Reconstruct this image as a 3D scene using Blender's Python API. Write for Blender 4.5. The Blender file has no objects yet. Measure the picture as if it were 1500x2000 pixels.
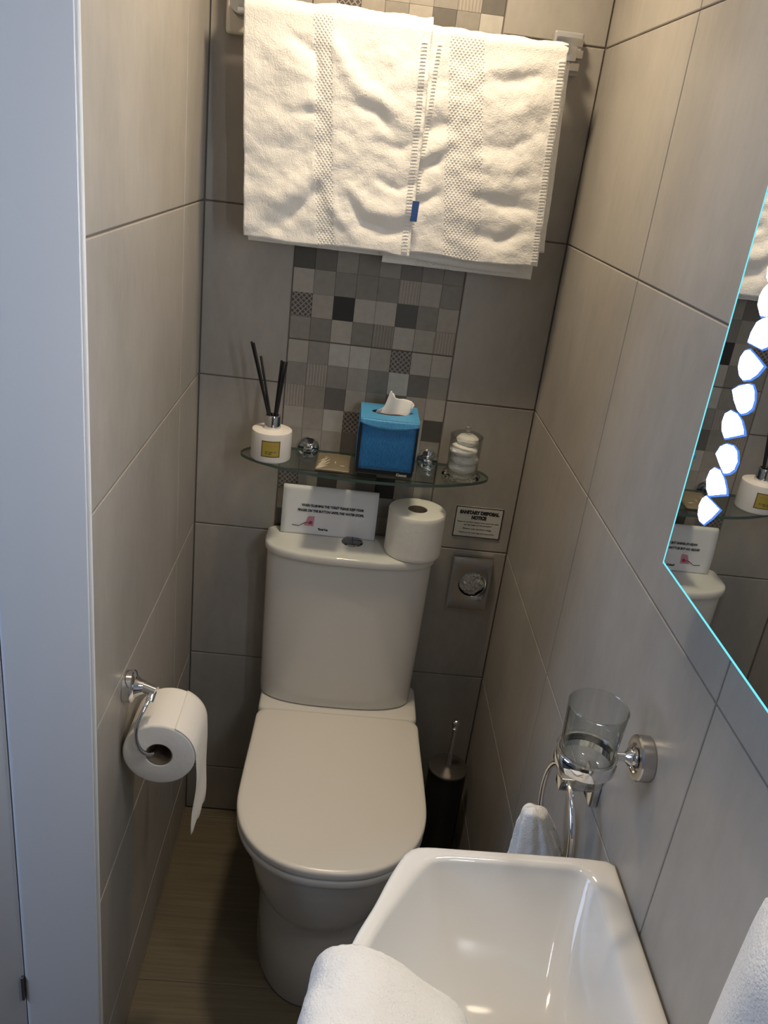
import bpy, bmesh, math, random
from mathutils import Vector, Matrix, noise
random.seed(7)
S = bpy.context.scene
COL = S.collection
PI = math.pi
W = 0.698                      # room width; left wall x=0, back wall y=0, room runs towards -y
ROWS = [0.137 + 0.335 * i for i in range(0, 7)]
DOOR_Y0, DOOR_Y1 = -0.727, -1.56

# ------------------------------------------------------------------ helpers
def lerp(a, b, t): return a + (b - a) * t
def smooth(t):
    t = max(0.0, min(1.0, t)); return t * t * (3 - 2 * t)
def tag(o, label=None, cat=None, group=None, kind=None):
    if label: o['label'] = label
    if cat: o['category'] = cat
    if group: o['group'] = group
    if kind: o['kind'] = kind
    return o
def empty(name, loc, label, cat, group=None, rz=0.0):
    o = bpy.data.objects.new(name, None); COL.objects.link(o)
    o.empty_display_size = 0.02
    o.location = loc; o.rotation_euler = (0, 0, rz)
    return tag(o, label, cat, group)
def link(name, me, mats, parent=None, smooth_deg=None, world=True):
    """mesh -> object. Coordinates are world coordinates unless world=False (then local to the parent)."""
    o = bpy.data.objects.new(name, me); COL.objects.link(o)
    for m in (mats if isinstance(mats, (list, tuple)) else [mats]): me.materials.append(m)
    if parent is not None:
        o.parent = parent
        if world:
            pm = Matrix.Translation(parent.location) @ Matrix.Rotation(parent.rotation_euler.z, 4, 'Z') if parent.type == 'EMPTY' else None
            chain = []
            p = parent
            while p is not None:
                chain.append(p); p = p.parent
            top = chain[-1]
            if top.type == 'EMPTY':
                tm = Matrix.Translation(top.location) @ Matrix.Rotation(top.rotation_euler.z, 4, 'Z')
                if len(chain) == 1:
                    me.transform(tm.inverted())
                else:                       # parent meshes sit at their Empty's origin without offset
                    me.transform(tm.inverted())
    if smooth_deg is not None:
        for p in me.polygons: p.use_smooth = True
        try: me.set_sharp_from_angle(angle=math.radians(smooth_deg))
        except Exception: pass
    return o
def from_bm(name, bm, mats, parent=None, sm=None, world=True, norm=True):
    if norm: bmesh.ops.recalc_face_normals(bm, faces=bm.faces)
    me = bpy.data.meshes.new(name); bm.to_mesh(me); bm.free()
    return link(name, me, mats, parent, sm, world)
def grid_mesh(name, fn, nu, nv, mats, parent=None, sm=80, thick=None, off=0.0, subsurf=0, flip=False):
    verts = []; uvs = []
    for j in range(nv + 1):
        for i in range(nu + 1):
            u, v = i / nu, j / nv
            verts.append(fn(u, v)); uvs.append((u, v))
    faces = []
    for j in range(nv):
        for i in range(nu):
            a = j * (nu + 1) + i
            f = (a, a + 1, a + nu + 2, a + nu + 1)
            faces.append(f[::-1] if flip else f)
    me = bpy.data.meshes.new(name); me.from_pydata(verts, [], faces)
    uvl = me.uv_layers.new(name='UVMap')
    for l in me.loops: uvl.data[l.index].uv = uvs[l.vertex_index]
    o = link(name, me, mats, parent, sm)
    if thick:
        m = o.modifiers.new('Solidify', 'SOLIDIFY'); m.thickness = thick; m.offset = off
        m.use_even_offset = False
    if subsurf:
        m = o.modifiers.new('Subsurf', 'SUBSURF'); m.levels = subsurf; m.render_levels = subsurf
    return o
def bm_box(bm, x0, x1, y0, y1, z0, z1, bev=0.0, seg=2, mi=0):
    vs = [bm.verts.new(p) for p in ((x0,y0,z0),(x1,y0,z0),(x1,y1,z0),(x0,y1,z0),(x0,y0,z1),(x1,y0,z1),(x1,y1,z1),(x0,y1,z1))]
    fs = [bm.faces.new([vs[i] for i in q]) for q in ((3,2,1,0),(4,5,6,7),(0,1,5,4),(1,2,6,5),(2,3,7,6),(3,0,4,7))]
    for f in fs: f.material_index = mi
    if bev > 0:
        es = list({e for f in fs for e in f.edges})
        r = bmesh.ops.bevel(bm, geom=es, offset=bev, segments=seg, profile=0.6, affect='EDGES')
        for f in r['faces']: f.material_index = mi
    return vs
def box(name, x0, x1, y0, y1, z0, z1, mat, parent=None, bev=0.0, seg=2, sm=40):
    bm = bmesh.new(); bm_box(bm, x0, x1, y0, y1, z0, z1, bev, seg)
    return from_bm(name, bm, mat, parent, sm)
def bm_loft(bm, rings, cap0=True, cap1=True, closed=True, mi=0):
    """rings: list of equal-length lists of points"""
    R = [[bm.verts.new(p) for p in r] for r in rings]
    n = len(R[0])
    for a, b in zip(R, R[1:]):
        for i in range(n if closed else n - 1):
            j = (i + 1) % n
            try:
                f = bm.faces.new((a[i], a[j], b[j], b[i])); f.material_index = mi
            except ValueError: pass
    if cap0: bm.faces.new(R[0][::-1]).material_index = mi
    if cap1: bm.faces.new(R[-1]).material_index = mi
    return R
def loft(name, rings, mat, parent=None, sm=40, **k):
    bm = bmesh.new(); bm_loft(bm, rings, **k); return from_bm(name, bm, mat, parent, sm)
def bm_lathe(bm, prof, n=48, M=None, close=False, mi=0):
    """prof: [(r,z)...] round +z, M places it"""
    M = M or Matrix.Identity(4)
    rings = []
    for r, z in prof:
        if r < 1e-6: rings.append([bm.verts.new(M @ Vector((0, 0, z)))])
        else: rings.append([bm.verts.new(M @ Vector((r*math.cos(2*PI*i/n), r*math.sin(2*PI*i/n), z))) for i in range(n)])
    seq = list(zip(rings, rings[1:]))
    if close: seq.append((rings[-1], rings[0]))
    for a, b in seq:
        for i in range(n):
            j = (i + 1) % n
            if len(a) == 1 and len(b) == 1: continue
            if len(a) == 1: f = bm.faces.new((a[0], b[i], b[j]))
            elif len(b) == 1: f = bm.faces.new((a[i], a[j], b[0]))
            else: f = bm.faces.new((a[i], a[j], b[j], b[i]))
            f.material_index = mi
def lathe(name, prof, mat, parent=None, M=None, n=48, sm=35, close=False):
    bm = bmesh.new(); bm_lathe(bm, prof, n, M, close); return from_bm(name, bm, mat, parent, sm)
def T(x, y, z): return Matrix.Translation((x, y, z))
def axis_to(direction):
    return Vector((0, 0, 1)).rotation_difference(Vector(direction).normalized()).to_matrix().to_4x4()
def bm_tube(bm, pts, r, n=14, cap=True, closed=False):
    pts = [Vector(p) for p in pts]; m = len(pts)
    rad = r if isinstance(r, (list, tuple)) else [r] * m
    tang = []
    for i in range(m):
        a = pts[(i - 1) % m] if (closed or i > 0) else pts[0]
        b = pts[(i + 1) % m] if (closed or i < m - 1) else pts[-1]
        tang.append((b - a).normalized())
    up = Vector((0, 0, 1)) if abs(tang[0].z) < 0.9 else Vector((1, 0, 0))
    nrm = tang[0].cross(up).normalized(); rings = []
    for i in range(m):
        if i > 0:
            q = tang[i - 1].rotation_difference(tang[i]); nrm = (q @ nrm).normalized()
        bn = tang[i].cross(nrm).normalized()
        rings.append([bm.verts.new(pts[i] + rad[i] * (math.cos(2*PI*k/n) * nrm + math.sin(2*PI*k/n) * bn)) for k in range(n)])
    prs = list(zip(rings, rings[1:]))
    if closed: prs.append((rings[-1], rings[0]))
    for a, b in prs:
        for k in range(n):
            bm.faces.new((a[k], a[(k+1) % n], b[(k+1) % n], b[k]))
    if cap and not closed:
        bm.faces.new(rings[0][::-1]); bm.faces.new(rings[-1])
def tube(name, pts, r, mat, parent=None, n=14, sm=50, closed=False):
    bm = bmesh.new(); bm_tube(bm, pts, r, n, True, closed); return from_bm(name, bm, mat, parent, sm)
def catmull(P, k=8, closed=False):
    P = [Vector(p) for p in P]; out = []; n = len(P)
    rng = range(n if closed else n - 1)
    for i in rng:
        if closed: p0, p1, p2, p3 = P[(i-1) % n], P[i], P[(i+1) % n], P[(i+2) % n]
        else: p0, p1, p2, p3 = P[max(i-1, 0)], P[i], P[i+1], P[min(i+2, n-1)]
        for j in range(k):
            t = j / k
            out.append(0.5 * ((2*p1) + (p2-p0)*t + (2*p0-5*p1+4*p2-p3)*t*t + (3*p1-p0-3*p2+p3)*t**3))
    if not closed: out.append(P[-1])
    return out
def resample(P, n, closed=True):
    P = [Vector(p) for p in P]
    if closed: P = P + [P[0]]
    L = [0.0]
    for a, b in zip(P, P[1:]): L.append(L[-1] + (b - a).length)
    out = []; k = 0
    for i in range(n):
        s = L[-1] * i / (n if closed else n - 1)
        while k < len(L) - 2 and L[k+1] < s: k += 1
        t = (s - L[k]) / max(1e-9, L[k+1] - L[k]); out.append(P[k].lerp(P[k+1], t))
    return out
def fbm(x, y, z=0.0, o=4):
    return noise.fractal(Vector((x, y, z)), 1.0, 2.0, o)

# ------------------------------------------------------------------ materials
def new_mat(name):
    m = bpy.data.materials.new(name); m.use_nodes = True
    nt = m.node_tree; nt.nodes.clear()
    out = nt.nodes.new('ShaderNodeOutputMaterial')
    return m, nt, out
def nd(nt, typ, **kw):
    n = nt.nodes.new(typ)
    for k, v in kw.items():
        if k.startswith('i_'):
            key = k[2:].replace('_', ' ')
            n.inputs[key].default_value = v
        else: setattr(n, k, v)
    return n
def principled(name, col, rough=0.5, metal=0.0, bump=None, coat=0.0, spec=0.5, sheen=0.0, var=None, sub=0.0):
    """bump=(scale, distance, detail); var=(scale, second colour) mottling from object-space noise"""
    m, nt, out = new_mat(name)
    p = nd(nt, 'ShaderNodeBsdfPrincipled')
    nt.links.new(p.outputs[0], out.inputs[0])
    p.inputs['Base Color'].default_value = (*col, 1)
    p.inputs['Roughness'].default_value = rough
    p.inputs['Metallic'].default_value = metal
    p.inputs['Specular IOR Level'].default_value = spec
    p.inputs['Coat Weight'].default_value = coat
    p.inputs['Sheen Weight'].default_value = sheen
    if sub: p.inputs['Subsurface Weight'].default_value = sub; p.inputs['Subsurface Radius'].default_value = (.01, .008, .006)
    tc = nd(nt, 'ShaderNodeTexCoord')
    if var:
        nz = nd(nt, 'ShaderNodeTexNoise'); nz.inputs['Scale'].default_value = var[0]; nz.inputs['Detail'].default_value = 5
        nt.links.new(tc.outputs['Object'], nz.inputs['Vector'])
        mx = nd(nt, 'ShaderNodeMix', data_type='RGBA')
        mx.inputs[6].default_value = (*col, 1); mx.inputs[7].default_value = (*var[1], 1)
        nt.links.new(nz.outputs[0], mx.inputs[0]); nt.links.new(mx.outputs[2], p.inputs['Base Color'])
    if bump:
        nz = nd(nt, 'ShaderNodeTexNoise'); nz.inputs['Scale'].default_value = bump[0]; nz.inputs['Detail'].default_value = bump[2]
        nt.links.new(tc.outputs['Object'], nz.inputs['Vector'])
        b = nd(nt, 'ShaderNodeBump'); b.inputs['Distance'].default_value = bump[1]; b.inputs['Strength'].default_value = 1
        nt.links.new(nz.outputs[0], b.inputs['Height']); nt.links.new(b.outputs[0], p.inputs['Normal'])
    return m
def thin_glass(name, tint, gloss=0.05, facing=0.25, blend=0.5, glosscol=(1, 1, 1), edge=(0.5, 0.55, 0.53)):
    """clear thin glass: tinted transparency under a fresnel reflection, a little darker where seen edge-on"""
    m, nt, out = new_mat(name)
    tr = nd(nt, 'ShaderNodeBsdfTransparent')
    lw = nd(nt, 'ShaderNodeLayerWeight'); lw.inputs['Blend'].default_value = blend
    mc = nd(nt, 'ShaderNodeMix', data_type='RGBA'); mc.inputs[6].default_value = (*tint, 1); mc.inputs[7].default_value = (*edge, 1)
    pw = nd(nt, 'ShaderNodeMath', operation='POWER'); pw.inputs[1].default_value = 3
    nt.links.new(lw.outputs['Facing'], pw.inputs[0]); nt.links.new(pw.outputs[0], mc.inputs[0]); nt.links.new(mc.outputs[2], tr.inputs[0])
    gl = nd(nt, 'ShaderNodeBsdfGlossy'); gl.inputs['Roughness'].default_value = gloss; gl.inputs['Color'].default_value = (*glosscol, 1)
    p5 = nd(nt, 'ShaderNodeMath', operation='POWER'); p5.inputs[1].default_value = 5
    fr = nd(nt, 'ShaderNodeMath', operation='MULTIPLY_ADD'); fr.inputs[1].default_value = .8; fr.inputs[2].default_value = .04
    nt.links.new(lw.outputs['Facing'], p5.inputs[0]); nt.links.new(p5.outputs[0], fr.inputs[0])
    mx = nd(nt, 'ShaderNodeMixShader')
    nt.links.new(fr.outputs[0], mx.inputs[0]); nt.links.new(tr.outputs[0], mx.inputs[1]); nt.links.new(gl.outputs[0], mx.inputs[2])
    nt.links.new(mx.outputs[0], out.inputs[0])
    return m
def emitter(name, col, strength):
    m, nt, out = new_mat(name)
    e = nd(nt, 'ShaderNodeEmission'); e.inputs[0].default_value = (*col, 1); e.inputs[1].default_value = strength
    nt.links.new(e.outputs[0], out.inputs[0]); return m

def tile_material(name, c0, c1, rough=0.36):
    m, nt, out = new_mat(name)
    p = nd(nt, 'ShaderNodeBsdfPrincipled'); nt.links.new(p.outputs[0], out.inputs[0])
    tc = nd(nt, 'ShaderNodeTexCoord')
    n1 = nd(nt, 'ShaderNodeTexNoise'); n1.inputs['Scale'].default_value = 5; n1.inputs['Detail'].default_value = 7; n1.inputs['Roughness'].default_value = .6
    n2 = nd(nt, 'ShaderNodeTexNoise'); n2.inputs['Scale'].default_value = 60; n2.inputs['Detail'].default_value = 4
    mp = nd(nt, 'ShaderNodeMapping'); mp.inputs['Scale'].default_value = (1.0, 1.0, .45)
    nt.links.new(tc.outputs['Object'], mp.inputs[0])
    for n in (n1, n2): nt.links.new(mp.outputs[0], n.inputs['Vector'])
    rmp = nd(nt, 'ShaderNodeMapRange'); rmp.inputs[1].default_value = .3; rmp.inputs[2].default_value = .7
    ad = nd(nt, 'ShaderNodeMath', operation='MULTIPLY_ADD'); ad.inputs[1].default_value = .25
    nt.links.new(n1.outputs[0], rmp.inputs[0])
    nt.links.new(n2.outputs[0], ad.inputs[0]); nt.links.new(n1.outputs[0], ad.inputs[2])
    sb = nd(nt, 'ShaderNodeMapRange'); sb.inputs[1].default_value = .42; sb.inputs[2].default_value = .85
    nt.links.new(ad.outputs[0], sb.inputs[0])
    mx = nd(nt, 'ShaderNodeMix', data_type='RGBA'); mx.inputs[6].default_value = (*c0, 1); mx.inputs[7].default_value = (*c1, 1)
    nt.links.new(sb.outputs[0], mx.inputs[0]); nt.links.new(mx.outputs[2], p.inputs['Base Color'])
    p.inputs['Roughness'].default_value = rough; p.inputs['Specular IOR Level'].default_value = .5
    b = nd(nt, 'ShaderNodeBump'); b.inputs['Distance'].default_value = .0004; b.inputs['Strength'].default_value = .5
    nt.links.new(n2.outputs[0], b.inputs['Height']); nt.links.new(b.outputs[0], p.inputs['Normal'])
    return m
TILE = tile_material('greige_tile', (.30, .28, .252), (.42, .393, .355))
GROUT = principled('grout', (.17, .14, .12), .9)
WHITE_PAINT = principled('white_gloss_paint', (.83, .83, .84), .4, bump=(60, .0003, 2))
CERAMIC = principled('white_ceramic', (.75, .735, .70), .07, spec=.5)
SEATPL = principled('white_seat_plastic', (.78, .755, .70), .26)
CHROME = principled('chrome', (.82, .82, .83), .07, 1.0)
SATIN = principled('satin_steel', (.55, .54, .53), .28, 1.0)
BRUSHBLK = principled('black_enamel', (.012, .012, .012), .35)
DARKSTEEL = principled('dark_brushed_steel', (.20, .19, .18), .38, .9)
BLACK = principled('black_reed', (.008, .008, .009), .5)
PAPER = principled('white_paper', (.84, .84, .86), .6)
TISSUEP = principled('tissue_paper', (.86, .83, .78), .95, bump=(90, .0006, 3))
CARD = principled('card_core', (.22, .17, .12), .9)
INK = principled('black_ink', (.03, .03, .035), .6)
PINK = principled('pink_ink', (.62, .28, .36), .6)
REDINK = principled('dark_red_ink', (.35, .05, .08), .6)
BLUETAG = principled('blue_label', (.03, .09, .30), .6)
COTTON = principled('cotton_wool', (.88, .86, .83), 1.0, bump=(140, .002, 4), sheen=.3, sub=.3)
GOLD = principled('gold_label', (.40, .325, .06), .4)
GOLDINK = principled('brown_ink', (.16, .10, .03), .5)
REDGOLD = principled('rust_ink', (.50, .22, .06), .5)
CREAMPL = principled('cream_plastic', (.68, .65, .59), .4)
GREYPL = principled('grey_plastic', (.34, .34, .34), .4)
KRAFT = principled('kraft_paper', (.165, .138, .092), .5, var=(30, (.20, .168, .112)))
KRAFTINK = principled('cream_ink', (.50, .455, .36), .6)
BOXBLACK = principled('black_card', (.010, .010, .014), .5)
CARDEDGE = principled('card_edge', (.55, .47, .38), .8)
MIRROR = principled('mirror_silver', (.80, .82, .84), .012, 1.0)
LED = emitter('led_white', (.92, .95, 1.0), 65.0)
LEDBLOOM = emitter('led_painted_bloom', (.12, .32, 1.0), .9)  # faint blue emission imitating bloom around the light panels
LEDEDGE = emitter('led_cyan_edge', (.18, .78, .95), 1.15)
SHELFG = thin_glass('shelf_glass', (.90, .945, .925), .03)
SHELFEDGE = principled('glass_green_edge', (.075, .115, .10), .12, spec=.6)
CLEARG = thin_glass('clear_glass', (.965, .975, .97), .03, edge=(.42, .45, .43))
JARG = thin_glass('jar_glass', (.95, .96, .95), .06, edge=(.45, .45, .42))
POLY = thin_glass('polythene', (.80, .80, .78), .12, edge=(.5, .5, .48))

def terry_material(name='white_terry', dist=.0013):
    m, nt, out = new_mat(name)
    p = nd(nt, 'ShaderNodeBsdfPrincipled'); nt.links.new(p.outputs[0], out.inputs[0])
    p.inputs['Base Color'].default_value = (.84, .825, .79, 1); p.inputs['Roughness'].default_value = 1
    p.inputs['Sheen Weight'].default_value = .25; p.inputs['Specular IOR Level'].default_value = .1
    tc = nd(nt, 'ShaderNodeTexCoord')
    n1 = nd(nt, 'ShaderNodeTexNoise'); n1.inputs['Scale'].default_value = 420; n1.inputs['Detail'].default_value = 3
    n2 = nd(nt, 'ShaderNodeTexNoise'); n2.inputs['Scale'].default_value = 110; n2.inputs['Detail'].default_value = 4
    for n in (n1, n2): nt.links.new(tc.outputs['Object'], n.inputs['Vector'])
    a = nd(nt, 'ShaderNodeMath', operation='ADD'); nt.links.new(n1.outputs[0], a.inputs[0]); nt.links.new(n2.outputs[0], a.inputs[1])
    b = nd(nt, 'ShaderNodeBump'); b.inputs['Distance'].default_value = dist; b.inputs['Strength'].default_value = .7
    nt.links.new(a.outputs[0], b.inputs['Height']); nt.links.new(b.outputs[0], p.inputs['Normal'])
    return m
TERRY = terry_material(); LOOPED = terry_material('white_looped_terry', .0026)
def weave_material():
    m, nt, out = new_mat('white_flat_weave')
    p = nd(nt, 'ShaderNodeBsdfPrincipled'); nt.links.new(p.outputs[0], out.inputs[0])
    p.inputs['Base Color'].default_value = (.80, .785, .75, 1); p.inputs['Roughness'].default_value = .95
    p.inputs['Specular IOR Level'].default_value = .15
    tc = nd(nt, 'ShaderNodeTexCoord'); hs = []
    for ang in (.7, -.7):
        mp = nd(nt, 'ShaderNodeMapping'); mp.inputs['Rotation'].default_value = (0, ang, 0)
        w = nd(nt, 'ShaderNodeTexWave'); w.inputs['Scale'].default_value = 62
        nt.links.new(tc.outputs['Object'], mp.inputs[0]); nt.links.new(mp.outputs[0], w.inputs['Vector']); hs.append(w)
    a = nd(nt, 'ShaderNodeMath', operation='MULTIPLY')
    for k, w in enumerate(hs): nt.links.new(w.outputs['Fac'], a.inputs[k])
    b = nd(nt, 'ShaderNodeBump'); b.inputs['Distance'].default_value = .0009; b.inputs['Strength'].default_value = 1
    nt.links.new(a.outputs[0], b.inputs['Height']); nt.links.new(b.outputs[0], p.inputs['Normal'])
    return m
WEAVE = weave_material()
def blue_material(name, c0, c1):
    """fine vertical woven print in two blues"""
    m, nt, out = new_mat(name)
    p = nd(nt, 'ShaderNodeBsdfPrincipled'); nt.links.new(p.outputs[0], out.inputs[0]); p.inputs['Roughness'].default_value = .5
    tc = nd(nt, 'ShaderNodeTexCoord')
    mp = nd(nt, 'ShaderNodeMapping'); mp.inputs['Scale'].default_value = (900, 900, 140)
    n = nd(nt, 'ShaderNodeTexNoise'); n.inputs['Scale'].default_value = 1; n.inputs['Detail'].default_value = 2
    nt.links.new(tc.outputs['Object'], mp.inputs[0]); nt.links.new(mp.outputs[0], n.inputs['Vector'])
    r = nd(nt, 'ShaderNodeMapRange'); r.inputs[1].default_value = .35; r.inputs[2].default_value = .65
    nt.links.new(n.outputs[0], r.inputs[0])
    mx = nd(nt, 'ShaderNodeMix', data_type='RGBA'); mx.inputs[6].default_value = (*c0, 1); mx.inputs[7].default_value = (*c1, 1)
    nt.links.new(r.outputs[0], mx.inputs[0]); nt.links.new(mx.outputs[2], p.inputs['Base Color'])
    return m
BLUE = blue_material('blue_card', (.010, .115, .33), (.030, .20, .45))
LIGHTBLUE = blue_material('pale_blue_card', (.045, .27, .55), (.10, .37, .66))

def mosaic_material(name, c, pat=None):
    m, nt, out = new_mat(name)
    p = nd(nt, 'ShaderNodeBsdfPrincipled'); nt.links.new(p.outputs[0], out.inputs[0]); p.inputs['Roughness'].default_value = .38
    tc = nd(nt, 'ShaderNodeTexCoord')
    n = nd(nt, 'ShaderNodeTexNoise'); n.inputs['Scale'].default_value = 70; n.inputs['Detail'].default_value = 5
    nt.links.new(tc.outputs['Object'], n.inputs['Vector'])
    mx = nd(nt, 'ShaderNodeMix', data_type='RGBA')
    mx.inputs[6].default_value = (*[v * .82 for v in c], 1); mx.inputs[7].default_value = (*[v * 1.18 for v in c], 1)
    nt.links.new(n.outputs[0], mx.inputs[0]); last = mx.outputs[2]
    if pat:
        ws = []
        for ang in ((.785, -.785) if pat == 'lattice' else (0.0,)):
            mp = nd(nt, 'ShaderNodeMapping'); mp.inputs['Rotation'].default_value = (0, ang, 0)
            w = nd(nt, 'ShaderNodeTexWave'); w.inputs['Scale'].default_value = 42 if pat == 'lattice' else 52
            w.inputs['Distortion'].default_value = .4 if pat == 'lattice' else 1.2
            nt.links.new(tc.outputs['Object'], mp.inputs[0]); nt.links.new(mp.outputs[0], w.inputs['Vector']); ws.append(w.outputs['Fac'])
        if len(ws) == 2:
            a = nd(nt, 'ShaderNodeMath', operation='MAXIMUM'); nt.links.new(ws[0], a.inputs[0]); nt.links.new(ws[1], a.inputs[1]); f = a.outputs[0]
            r = nd(nt, 'ShaderNodeMapRange'); r.inputs[1].default_value = .72; r.inputs[2].default_value = .92
            nt.links.new(f, r.inputs[0]); f = r.outputs[0]; c2 = (.30, .27, .25)
        else: f = ws[0]; c2 = tuple(v * 1.35 for v in c)
        m2 = nd(nt, 'ShaderNodeMix', data_type='RGBA'); m2.inputs[7].default_value = (*c2, 1)
        nt.links.new(f, m2.inputs[0]); nt.links.new(last, m2.inputs[6]); last = m2.outputs[2]
        b = nd(nt, 'ShaderNodeBump'); b.inputs['Distance'].default_value = .0006; nt.links.new(f, b.inputs['Height']); nt.links.new(b.outputs[0], p.inputs['Normal'])
    nt.links.new(last, p.inputs['Base Color']); return m

# ------------------------------------------------------------------ the setting
def bm_tile(bm, P, u0, u1, v0, v1, mi=0, gap=.0013, depth=.0022, lip=.0016):
    """one tile face with eased edges; P(u, v, d) -> point, d measured out of the wall"""
    a = [(u0+gap, v0+gap), (u1-gap, v0+gap), (u1-gap, v1-gap), (u0+gap, v1-gap)]
    l = gap + lip
    b = [(u0+l, v0+l), (u1-l, v0+l), (u1-l, v1-l), (u0+l, v1-l)]
    A = [bm.verts.new(P(u, v, -depth)) for u, v in a]
    Mv = [bm.verts.new(P(lerp(u, u2, .3), lerp(v, v2, .3), -depth*.3)) for (u, v), (u2, v2) in zip(a, b)]
    B = [bm.verts.new(P(u, v, 0)) for u, v in b]
    for R0, R1 in ((A, Mv), (Mv, B)):
        for i in range(4):
            j = (i + 1) % 4
            bm.faces.new((R0[i], R0[j], R1[j], R1[i])).material_index = mi
    bm.faces.new(B).material_index = mi
def bm_slab(bm, P, u0, u1, v0, v1, d0, d1, mi):
    vs = [bm.verts.new(P(u, v, d)) for d in (d0, d1) for (u, v) in ((u0,v0),(u1,v0),(u1,v1),(u0,v1))]
    for q in ((3,2,1,0),(4,5,6,7),(0,1,5,4),(1,2,6,5),(2,3,7,6),(3,0,4,7)):
        bm.faces.new([vs[i] for i in q]).material_index = mi
def rows_z(zmax):
    e = [0.0] + [z for z in ROWS if z < zmax] + [zmax]; return list(zip(e, e[1:]))
CEIL = 2.20
# back wall with its mosaic strip
MX0, MX1 = .176, .511
SH = {1: (.40, .37, .325), 1.5: (.345, .315, .275), 2: (.275, .255, .225), 2.5: (.215, .198, .175), 3: (.15, .137, .122), 4: (.085, .079, .071), 5: (.028, .027, .026), .6: (.46, .44, .40)}
mos_keys = list(SH.keys()); mos_mats = [mosaic_material('mosaic_shade', SH[k]) for k in mos_keys]
mos_mats += [mosaic_material('mosaic_lattice', (.10, .088, .08), 'lattice'), mosaic_material('mosaic_ribbed', (.29, .26, .23), 'rib'), mosaic_material('mosaic_ribbed_dark', (.20, .185, .16), 'rib')]
def mkey(c):
    if c == 'P': return 2 + len(mos_keys)
    if c == 'V': return 3 + len(mos_keys)
    if c == 'D': return 4 + len(mos_keys)
    return 2 + mos_keys.index(c)
MOS = {   # row index counted up from z=1.235; strings of cells left to right
 13: [1, 1, 2, 1.5, 1.5, 2, 'V', 3], 12: [1, 'P', 1.5, 2, 1, 3, 2, .6],
 11: [2, 1, 3, 1.5, 2.5, 1, 4, 2], 10: [1.5, 2.5, 1, 'V', 2, 5, 1, 1.5], 9: [3, 1, 2, 2.5, 1, 2, 'P', 1], 8: [1, 2, 1.5, 4, 1, 2.5, 1, 2],
 7: [2, 'V', 1, 2, 3, 1, 1.5, 2.5], 6: [1, 2, 4, 1.5, 2, 1, 2.5, 1], 5: [2, 1.5, 2.5, 1, 'P', 2, 1, 3], 4: [1.5, 1, 2, 3, 1, 1.5, 2, 2],
 3: [4, 3, 2, 2.5, 2, 3, 2.5, 2.5], 2: [1, 2, 2.5, 2.5, 2.5, 'V', 1.5, 2.5],
 1: ['P', 1.5, 5, 1, 1, 4, 2.5, 1.5], 0: [2, 2.5, 1, 2.5, 'D', 1, 1.5, 'V'],
 -1: [1, 2, .6, .6, 1.5, 'P', 1, 1], -2: [2, 'V', 2, 1.5, 2.5, .6, 3, 2], -3: ['V', 2, 3, 1, 2, 3, 1.5, 1],
 -4: [1, 1.5, .6, 'P', 2, 1.5, 1, 4], -5: [1.5, 1.5, 1.5, 3, 1.5, 2.5, 1, 2], -6: [2, 1.5, 2, 1.5, 4, 1, 2, 1.5],
 -7: ['P', 1.5, 4, 2, 3, 5, 2, 1], -8: [2, 3, 1, 2, 1.5, 2, 3, 1.5]}
CW, CH = (MX1 - MX0) / 8, .0465
bm = bmesh.new()
PB = lambda u, v, d: Vector((u, -d, v))
bm_slab(bm, PB, -.13, W + .12, 0, CEIL, -.12, -.0022, 1)
for z0, z1 in rows_z(CEIL):
    bm_tile(bm, PB, 0, MX0, z0, z1); bm_tile(bm, PB, MX1, W, z0, z1)
random.seed(11)
r = -26
while 1.235 + r * CH < CEIL:
    z0 = 1.235 + r * CH; z1 = min(CEIL, z0 + CH); z0 = max(0, z0)
    if z1 > z0 + .004:
        row = MOS.get(r) or [random.choice([1, 1, 1.5, 2, 2, 2.5, 3, 4, 'V', 'P']) for _ in range(8)]
        lo = (r % 6 == 0); hi = (r % 6 == 5)
        for c in range(8):
            g0 = .0013 if c == 0 else .0001; g1 = .0013 if c == 7 else .0001
            bm_tile(bm, PB, MX0 + c*CW + g0, MX0 + (c+1)*CW - g1, z0 + (.0013 if lo else 0), z1 - (.0013 if hi else 0), mkey(row[c]), gap=.0001, depth=.0004 if not (lo or hi) else .0010, lip=.0003)
    r += 1
o = from_bm('wall_back', bm, [TILE, GROUT] + mos_mats, norm=False); tag(o, kind='structure')
# right wall
bm = bmesh.new()
PR = lambda u, v, d: Vector((W - d, -u, v))
bm_slab(bm, PR, 0, 2.3, 0, CEIL, -.12, -.0022, 1)
ue = [0, .4682, 1.0075, 1.5475, 2.0875, 2.3]
for z0, z1 in rows_z(CEIL):
    for a, b in zip(ue, ue[1:]): bm_tile(bm, PR, a, b, z0, z1, gap=.0011 if False else .0009)
o = from_bm('wall_right', bm, [TILE, GROUT], norm=False); tag(o, kind='structure')
# left wall up to the doorway, and past it
def left_wall(name, y0, y1, z0, z1, cuts):
    bm = bmesh.new(); PL = lambda u, v, d: Vector((d, -u, v))
    bm_slab(bm, PL, -y0, -y1, z0, z1, -.125, -.0022, 1)
    for a, b in rows_z(CEIL):
        a, b = max(a, z0), min(b, z1)
        if b - a < .01: continue
        for c, d in zip(cuts, cuts[1:]): bm_tile(bm, PL, c, d, a, b)
    tag(from_bm(name, bm, [TILE, GROUT], norm=False), kind='structure')
left_wall('wall_left', 0, DOOR_Y0 + .006, 0, CEIL, [0, .182, -DOOR_Y0 - .006])
left_wall('wall_left_front', DOOR_Y1, -2.3, 0, CEIL, [-DOOR_Y1, 2.1, 2.3])
left_wall('wall_left_lintel', DOOR_Y0 + .006, DOOR_Y1, 2.02, CEIL, [-DOOR_Y0 - .006, 1.2, -DOOR_Y1])
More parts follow.
